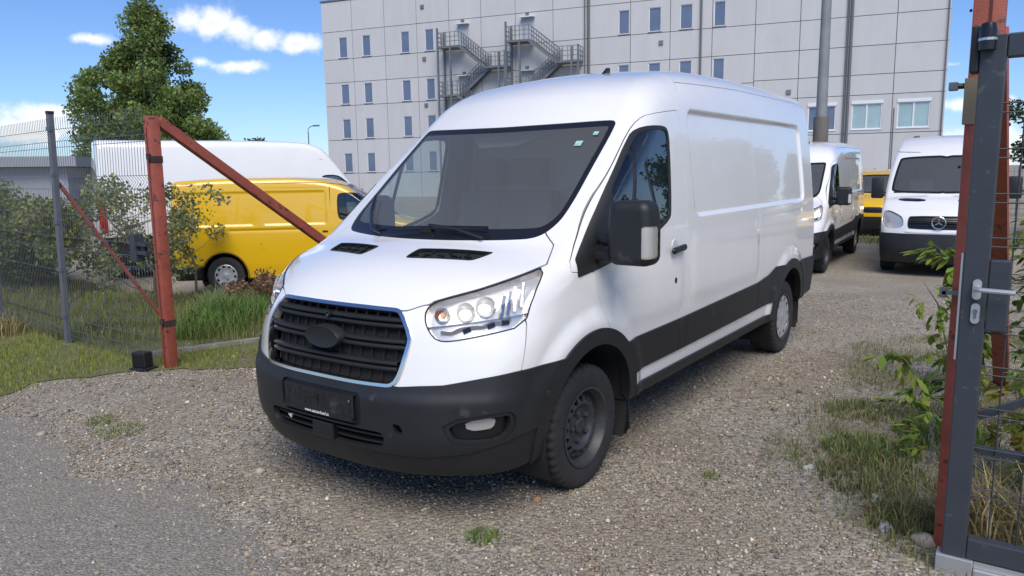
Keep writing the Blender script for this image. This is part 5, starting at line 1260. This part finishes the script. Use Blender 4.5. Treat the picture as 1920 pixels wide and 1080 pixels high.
# gate leaf
GL = thing('gate_leaf', 'dark grey steel gate leaf with wire mesh at the right edge of the picture', 'gate', (2.70, .10, 0))
mb = MB(); mb.box(.02, .11, -.03, .03, .085, 2.26, .005); mb.build('stile', M_ANTH, GL)
mb = MB(); mb.box(2.2, 2.29, -.03, .03, .085, 2.26, .005); mb.build('stile', M_ANTH, GL)
mb = MB(); mb.box(.112, 2.198, -.03, .03, 2.17, 2.26, .005); mb.build('rail', M_ANTH, GL); mb = MB(); mb.box(.112, 2.198, -.03, .03, .085, .175, .005); mb.build('rail', M_ANTH, GL)
mb = MB()
for k in range(1, 22): mb.tube([(.085+k*.1, .012, .17), (.085+k*.1, .012, 2.175)], .0034, 5, False)
o = mb.build('mesh_uprights', M_ANTH, GL); o['kind'] = 'stuff'
mb = MB()
for k in range(1, 11):
    for s in (-.03, .03): mb.tube([(.11, .004, .2+k*.178+s*.6), (2.2, .004, .2+k*.178+s*.6)], .0034, 5, False)
o = mb.build('mesh_bars', M_ANTH, GL); o['kind'] = 'stuff'
mb = MB(); mb.bar((.11, .045, .70), (2.2, .045, 1.9), .03, .03); mb.build('diagonal', M_ANTH, GL); mb = MB(); mb.box(.115, 2.195, .02, .045, .545, .575); mb.build('cross_rail', M_ANTH, GL)
mb = MB(); mb.box(.113, .185, -.028, .028, 1.085, 1.375, .004); mb.build('lock_box', M_ANTH, GL)
mb = MB(); mb.box(.010, .018, -.02, .02, .95, 1.40); mb.build('strike_plate', M_ALU, GL)
def oval_plate(z, h, nm):
    mb = MB(); P = [(.016*math.cos(a), (h-.016)*np.sign(math.sin(a))+.016*math.sin(a)) for a in np.linspace(.01, 2*math.pi+.01, 24, endpoint=False)]
    mb.prism(P, lambda u, v, d: (.075+u, -.032+d, z+v), -.008, 0); return mb.build(nm, M_ALU, GL)
p_ = oval_plate(1.255, .042, 'handle_plate'); mb = MB(); mb.tube([(.075, -.035, 1.262), (.075, -.085, 1.262), (.088, -.095, 1.262), (.208, -.095, 1.258)], .010, 10); mb.build('lever', M_ALU, p_, True)
p_ = oval_plate(1.155, .042, 'cylinder_plate'); mb = MB(); mb.lathe([(-.046, .0), (-.046, .009), (-.04, .009)], 14, 'y', (.075, 0, 1.165)); mb.box(.070, .080, -.044, -.040, 1.135, 1.165); mb.build('lock_cylinder', M_GALV, p_)
mb = MB(); mb.box(.0, .14, -.045, .035, -.005, .082, .004); mb.build('end_cap', M_ALU, GL); mb = MB(); mb.box(.142, 2.3, -.05, .04, -.005, .05, .004); mb.box(.142, 2.3, -.03, .03, .052, .08); mb.build('track_rail', M_ALU, GL)
mb = MB(); mb.box(-.012, .018, -.035, .05, 2.12, 2.30, .006); mb.build('hinge_bracket', M_BLKP, GL); mb = MB(); mb.lathe([(2.2, .03), (2.27, .032), (2.30, .026), (2.31, 0)], 16, 'z', (.045, -.05, 0)); mb.build('hinge_knob', M_BLKG, GL, True); mb = MB(); mb.lathe([(2.235, .033), (2.245, .033)], 16, 'z', (.045, -.05, 0)); mb.build('hinge_band', M_ALU, GL)
mb = MB(); mb.box(-.065, .02, .13, .17, 1.20, 1.215); mb.box(-.075, -.05, .13, .17, 1.185, 1.228); mb.build('latch_bolt', M_GALV, GL)
S_ = thing('gate_sensor', 'small grey sensor on a stub sticking out from the right red post', 'sensor', (2.635, .28, 2.09))
mb = MB(); mb.box(-.035, .0, -.014, .014, -.018, .018, .004); mb.build('head', M_GALV, S_); mb = MB(); mb.tube([(-.005, 0, 0), (.05, .02, 0)], .012, 8); mb.build('stub', M_BLKP, S_)
C_ = thing('chain', 'thin chain hanging on the red post beside the gate', 'chain', (2.655, .26, .46))
for k in range(9):
    mb = MB(); mb.tube([(.010*math.cos(a), .0, .017*math.sin(a)) for a in np.linspace(0, 2*math.pi, 12)], .0028, 5, False); o = mb.build('chain_ring', M_GALV, C_); o.location = (-.01-.012*abs(math.sin(k*.5)), -.03, .20-k*.028); o.rotation_euler = (0, 0, (k % 2)*1.4+.3)
# distant fence behind the parked vans
F2 = thing('mesh_fence', 'distant low wire fence in front of the building wall', 'fence', (-8, 30, -.24), math.radians(8))
for k in range(9): mb = MB(); mb.box(k*2.5-.03, k*2.5+.03, -.03, .03, 0, 1.9); mb.build('post', M_FPOST, F2)
mb = MB()
for z in np.arange(.1, 1.9, .2): mb.tube([(0, -.04, z), (20, -.04, z)], .008, 4, False)
for x in np.arange(.1, 20, .25): mb.tube([(x, -.05, .05), (x, -.05, 1.88)], .006, 3, False)
o = mb.build('wires', M_WIRE, F2); o['kind'] = 'stuff'
print('fence', time.time()-T_START)
# ------------------------------------------------------------------ trees and shrubs
def leaf_cloud(C, R, n, size, base, var=.35, droop=.0):
    """n leaves spread through ellipsoid clusters; C (k,3) centres, R (k,) radii"""
    k = RNG.choice(len(C), n, p=(R**2)/(R**2).sum()); v = RNG.normal(0, 1, (n, 3)); v /= np.linalg.norm(v, axis=1, keepdims=True)
    rad = RNG.uniform(0, 1, n)**.45; P = C[k]+v*(R[k]*rad)[:, None]*[1, 1, .85]
    s = size*RNG.uniform(.6, 1.3, n); a = RNG.normal(0, 1, (n, 3)); a[:, 2] -= droop; a /= np.linalg.norm(a, axis=1, keepdims=True)
    b = np.cross(a, RNG.normal(0, 1, (n, 3))); b /= np.linalg.norm(b, axis=1, keepdims=True)
    V = np.stack([P, P+a*s[:, None]*.5+b*s[:, None]*.33, P+a*s[:, None], P+a*s[:, None]*.5-b*s[:, None]*.33], 1).reshape(-1, 3)
    F = np.arange(4*n).reshape(n, 4); ck = RNG.uniform(.75, 1.25, len(C))[k]
    col = np.array(base)[None]*(ck*RNG.uniform(1-var, 1+var, n))[:, None]*np.stack([RNG.uniform(.8, 1.25, n), np.ones(n), RNG.uniform(.7, 1.2, n)], 1)
    return V, F, np.repeat(col, 4, 0)
M_BARK = mat('bark', (.10, .085, .065), .9, noise=.35, nscale=8, bump=.5, bscale=30)
def tree(name, label, loc, clusters, n, size, base, cat='tree', group=None, trunk_r=.2, trunk_h=None):
    Tt = thing(name, label, cat, (loc[0], loc[1], float(gz(loc[0], loc[1]))), 0, group); C = np.array([c[:3] for c in clusters], float); R = np.array([c[3] for c in clusters], float)
    top = C[C[:, 2].argmax()]; mb = MB(); th = trunk_h or top[2]*.9
    mb.tube([(0, 0, -.1), (.02*th, .01*th, th*.35), (top[0]*.5, top[1]*.5, th*.7), (top[0], top[1], th)], [trunk_r*1.2, trunk_r*.85, trunk_r*.5, trunk_r*.15], 8)
    for c in clusters[::2]:
        z0 = max(.15*th, min(th*.85, c[2]-max(.6*math.hypot(c[0], c[1]), .2))); f = z0/th; sx, sy = top[0]*f*f, top[1]*f*f
        mb.tube([(sx, sy, z0), ((sx+c[0])*.5, (sy+c[1])*.5, z0+(c[2]-z0)*.35), (c[0], c[1], c[2])], [trunk_r*.32, trunk_r*.2, trunk_r*.07], 5)
    mb.build('trunk', M_BARK, Tt, True, 60)
    V, F, col = leaf_cloud(C, R, n, size, base); me = np_mesh('crown', V, F); set_col(me, col); obj('crown', me, M_LEAF, Tt); return Tt
def clusters_from(prof, k, r, seed, squash=1.0):
    """prof: list (z, radius, x offset)"""
    rg = np.random.default_rng(seed); out = []; zs, rs, xo = np.array(prof).T
    while len(out) < k:
        z = rg.uniform(zs[0], zs[-1]); R = np.interp(z, zs, rs)
        if rg.uniform(0, rs.max()) > R+.3: continue
        a = rg.uniform(0, 6.28); q = R*np.sqrt(rg.uniform(.15, 1)); out.append((np.interp(z, zs, xo)*.86+q*math.cos(a)*.9, np.interp(z, zs, xo)*.5+q*math.sin(a)*.9, z, r*rg.uniform(.6, 1.2)))
    return out
# poplar-like tree behind the white van: right direction in the picture is (.81,.58)
prof = [(1.2, 2.6, .2), (2.5, 3.2, .3), (3.8, 3.3, .1), (5.2, 3.1, -.1), (6.2, 2.6, .1), (7.3, 1.75, .3), (8.3, .85, .4), (9.1, .25, .5)]
cl = clusters_from(prof, 120, .72, 4)
for (u, z, r) in ((-2.9, 5.9, .75), (-2.4, 6.4, .6), (-3.1, 5.0, .8), (-3.0, 3.9, .8), (-3.3, 3.0, .6), (3.2, 3.6, .8), (3.3, 2.6, .8), (2.4, 5.4, .7), (-2.5, 2.2, .6)): cl.append((u*.81, u*.58, z, r))
tree('poplar_tree', 'tall dark green poplar behind the white high roof van', (-26.7, 12.9), [(a*.84, b*.84, c*.93, d*.82) for a, b, c, d in cl], 52000, .145, (.17, .235, .07), trunk_r=.24)
rg = np.random.default_rng(8)
cl = [(x, y, z, r) for x, y, z, r in zip(rg.uniform(-2.9, 2.0, 46), rg.uniform(-.7, .8, 46), rg.uniform(.3, 1.75, 46), rg.uniform(.28, .5, 46))]
tree('bush', 'dense green bush behind the wire fence at the left edge', (-12.0, 2.45), cl, 28000, .075, (.21, .245, .085), 'bush', 'shrubs', .05, 1.2)
cl = [(x, y, z, r) for x, y, z, r in zip(rg.normal(0, .50, 30), rg.normal(0, .35, 30), rg.uniform(.45, 1.75, 30), rg.uniform(.10, .24, 30))]
tree('shrub', 'loose pale leaved shrub between the red post and the yellow van', (-7.2, 2.02), cl, 2600, .055, (.24, .27, .13), 'bush', 'shrubs', .025, 1.5)
cl = [(x, y, z, r) for x, y, z, r in zip(rg.normal(0, .16, 14), rg.normal(0, .16, 14), rg.uniform(.6, 1.75, 14), rg.uniform(.10, .20, 14))]
tree('shrub', 'slim upright shrub in front of the yellow van rear corner', (-7.58, 2.88), cl, 1800, .055, (.24, .24, .08), 'bush', 'shrubs', .02, 1.5)
cl = [(x, y, z, r) for x, y, z, r in zip(rg.normal(0, .35, 22), rg.normal(0, .3, 22), rg.uniform(.1, .45, 22), rg.uniform(.10, .2, 22))]
tree('dry_bush', 'brown withered bush in front of the yellow van sill', (-5.35, 2.75), cl, 2600, .055, (.24, .15, .10), 'bush', 'shrubs', .015, .4)
tree('tree', 'small round tree top beyond the white van roof', (-66, 46), [(0, 0, 4.3, 1.2), (.6, .3, 5.1, 1.0), (-.5, .2, 5.2, .9), (0, 0, 3, 1.1)], 3000, .28, (.07, .115, .04), trunk_r=.2)
cl = [(x, y, z, r) for x, y, z, r in zip(rg.normal(0, 2.0, 40), rg.normal(0, 2.0, 40), rg.uniform(1.5, 7.5, 40), rg.uniform(.7, 1.2, 40))]
TR = tree('tree', 'dark broad tree far right behind the gate mesh', (3.2, 62), cl, 9000, .30, (.05, .085, .035), group='trees on the far side of the yard', trunk_r=.25)
for (x, y, s, r, lab) in ((9.5, 25, .62, 0, 'broad tree across the yard mirrored in the side of the large van, nearest'), (14.0, 36, .95, 2, 'broad tree across the yard mirrored in the side of the large van, middle'), (8.5, 42, .75, 4, 'broad tree across the yard mirrored in the side of the large van, farthest'), (18, 30, .7, 1, 'small tree across the yard beside the street light')):
    c = copy_tree(TR); c.location = (x, y, -.24); c.scale = (s, s, s); c.rotation_euler = (0, 0, r); c['label'] = lab
# leafy sprigs by the gate
def sprig(x, y, pts, nl, size, label, base=(.21, .30, .06)):
    S = thing('sapling', label, 'plant', (x, y, float(gz(x, y))), 0, 'saplings by the gate'); mb = MB(); mb.tube(pts, [.008]+[.005]*(len(pts)-2)+[.002], 5); mb.build('stem', mat('green_stem', (.10, .12, .04), .7), S, True)
    V = []; F = []; col = []; P = np.array(pts); k = 0
    for i in range(nl):
        t = RNG.uniform(.25, 1)*(len(P)-1); a = int(min(t, len(P)-2)); c = P[a]+(P[a+1]-P[a])*(t-a); d = RNG.normal(0, 1, 3); d[2] = -abs(d[2])*.4+.1; d /= np.linalg.norm(d); st = c+d*RNG.uniform(.02, .10)
        for j in range(5):
            e = d+RNG.normal(0, .45, 3); e[2] -= .35; e /= np.linalg.norm(e); w = np.cross(e, [0, 0, 1.]); w /= np.linalg.norm(w)+1e-9; s = size*RNG.uniform(.6, 1.2); p = st+d*.02*j; nrm = np.cross(w, e)
            V += [p, p+e*s*.35+w*s*.20+nrm*s*.03, p+e*s*.7+w*s*.15, p+e*s, p+e*s*.7-w*s*.15, p+e*s*.35-w*s*.20+nrm*s*.03]; F.append([k, k+1, k+2, k+5]); F.append([k+2, k+3, k+4, k+5]); k += 6; cc = np.array(base)*RNG.uniform(.65, 1.35)*np.array([RNG.uniform(.8, 1.3), 1, .8]); col += [cc]*6
    me = np_mesh('leaves', np.array(V), np.array(F)); set_col(me, np.array(col)); o = obj('leaves', me, M_LEAF, S); o['kind'] = 'stuff'
sprig(2.58, 3.3, [(.12, 0, 0), (.02, 0, .55), (-.12, .0, 1.0), (-.32, 0, 1.13)], 44, .13, 'tall leafy sapling reaching in front of the white star van')
sprig(2.66, 3.1, [(0, 0, 0), (0, .1, .6), (-.02, .1, 1.25)], 32, .12, 'upright sapling directly behind the red gate post')
sprig(2.38, 2.2, [(.1, 0, 0), (.0, 0, .22), (-.12, 0, .42), (-.24, 0, .50)], 16, .11, 'low sapling leaning over the gravel left of the gate')
sprig(2.52, 2.3, [(.05, 0, 0), (0, 0, .3), (-.08, 0, .58)], 18, .11, 'middle height sapling left of the gate', (.12, .19, .05))
sprig(2.52, 1.5, [(.05, 0, 0), (0, 0, .12), (-.03, 0, .2)], 8, .07, 'small sapling in the weed strip near the gate', (.17, .24, .05))
sprig(2.47, 2.75, [(.05, 0, 0), (0, 0, .35), (-.10, 0, .75), (-.2, 0, .9)], 16, .105, 'arching sapling with big leaves left of the red gate post')
sprig(2.40, 1.75, [(.05, 0, 0), (.02, 0, .15), (-.05, 0, .28)], 12, .09, 'short leafy sapling at the gravel edge')
for i, (x, y, h) in enumerate(((3.05, 2.2, 1.5), (3.2, 1.5, 1.0), (3.12, .95, .8), (3.35, 2.8, 1.8), (2.98, 1.3, .6), (3.0, 3.2, 1.4))):
    sprig(x, y, [(0, 0, 0), (-.02, 0, h*.5), (-.08, .05, h)], int(26+20*h), .10, ('tall sapling', 'mid height sapling', 'low sapling', 'tallest sapling', 'small yellowish sapling', 'farther sapling')[i]+' behind the gate mesh', (.13, .19, .05) if i != 4 else (.26, .24, .05))
print('veg', time.time()-T_START)
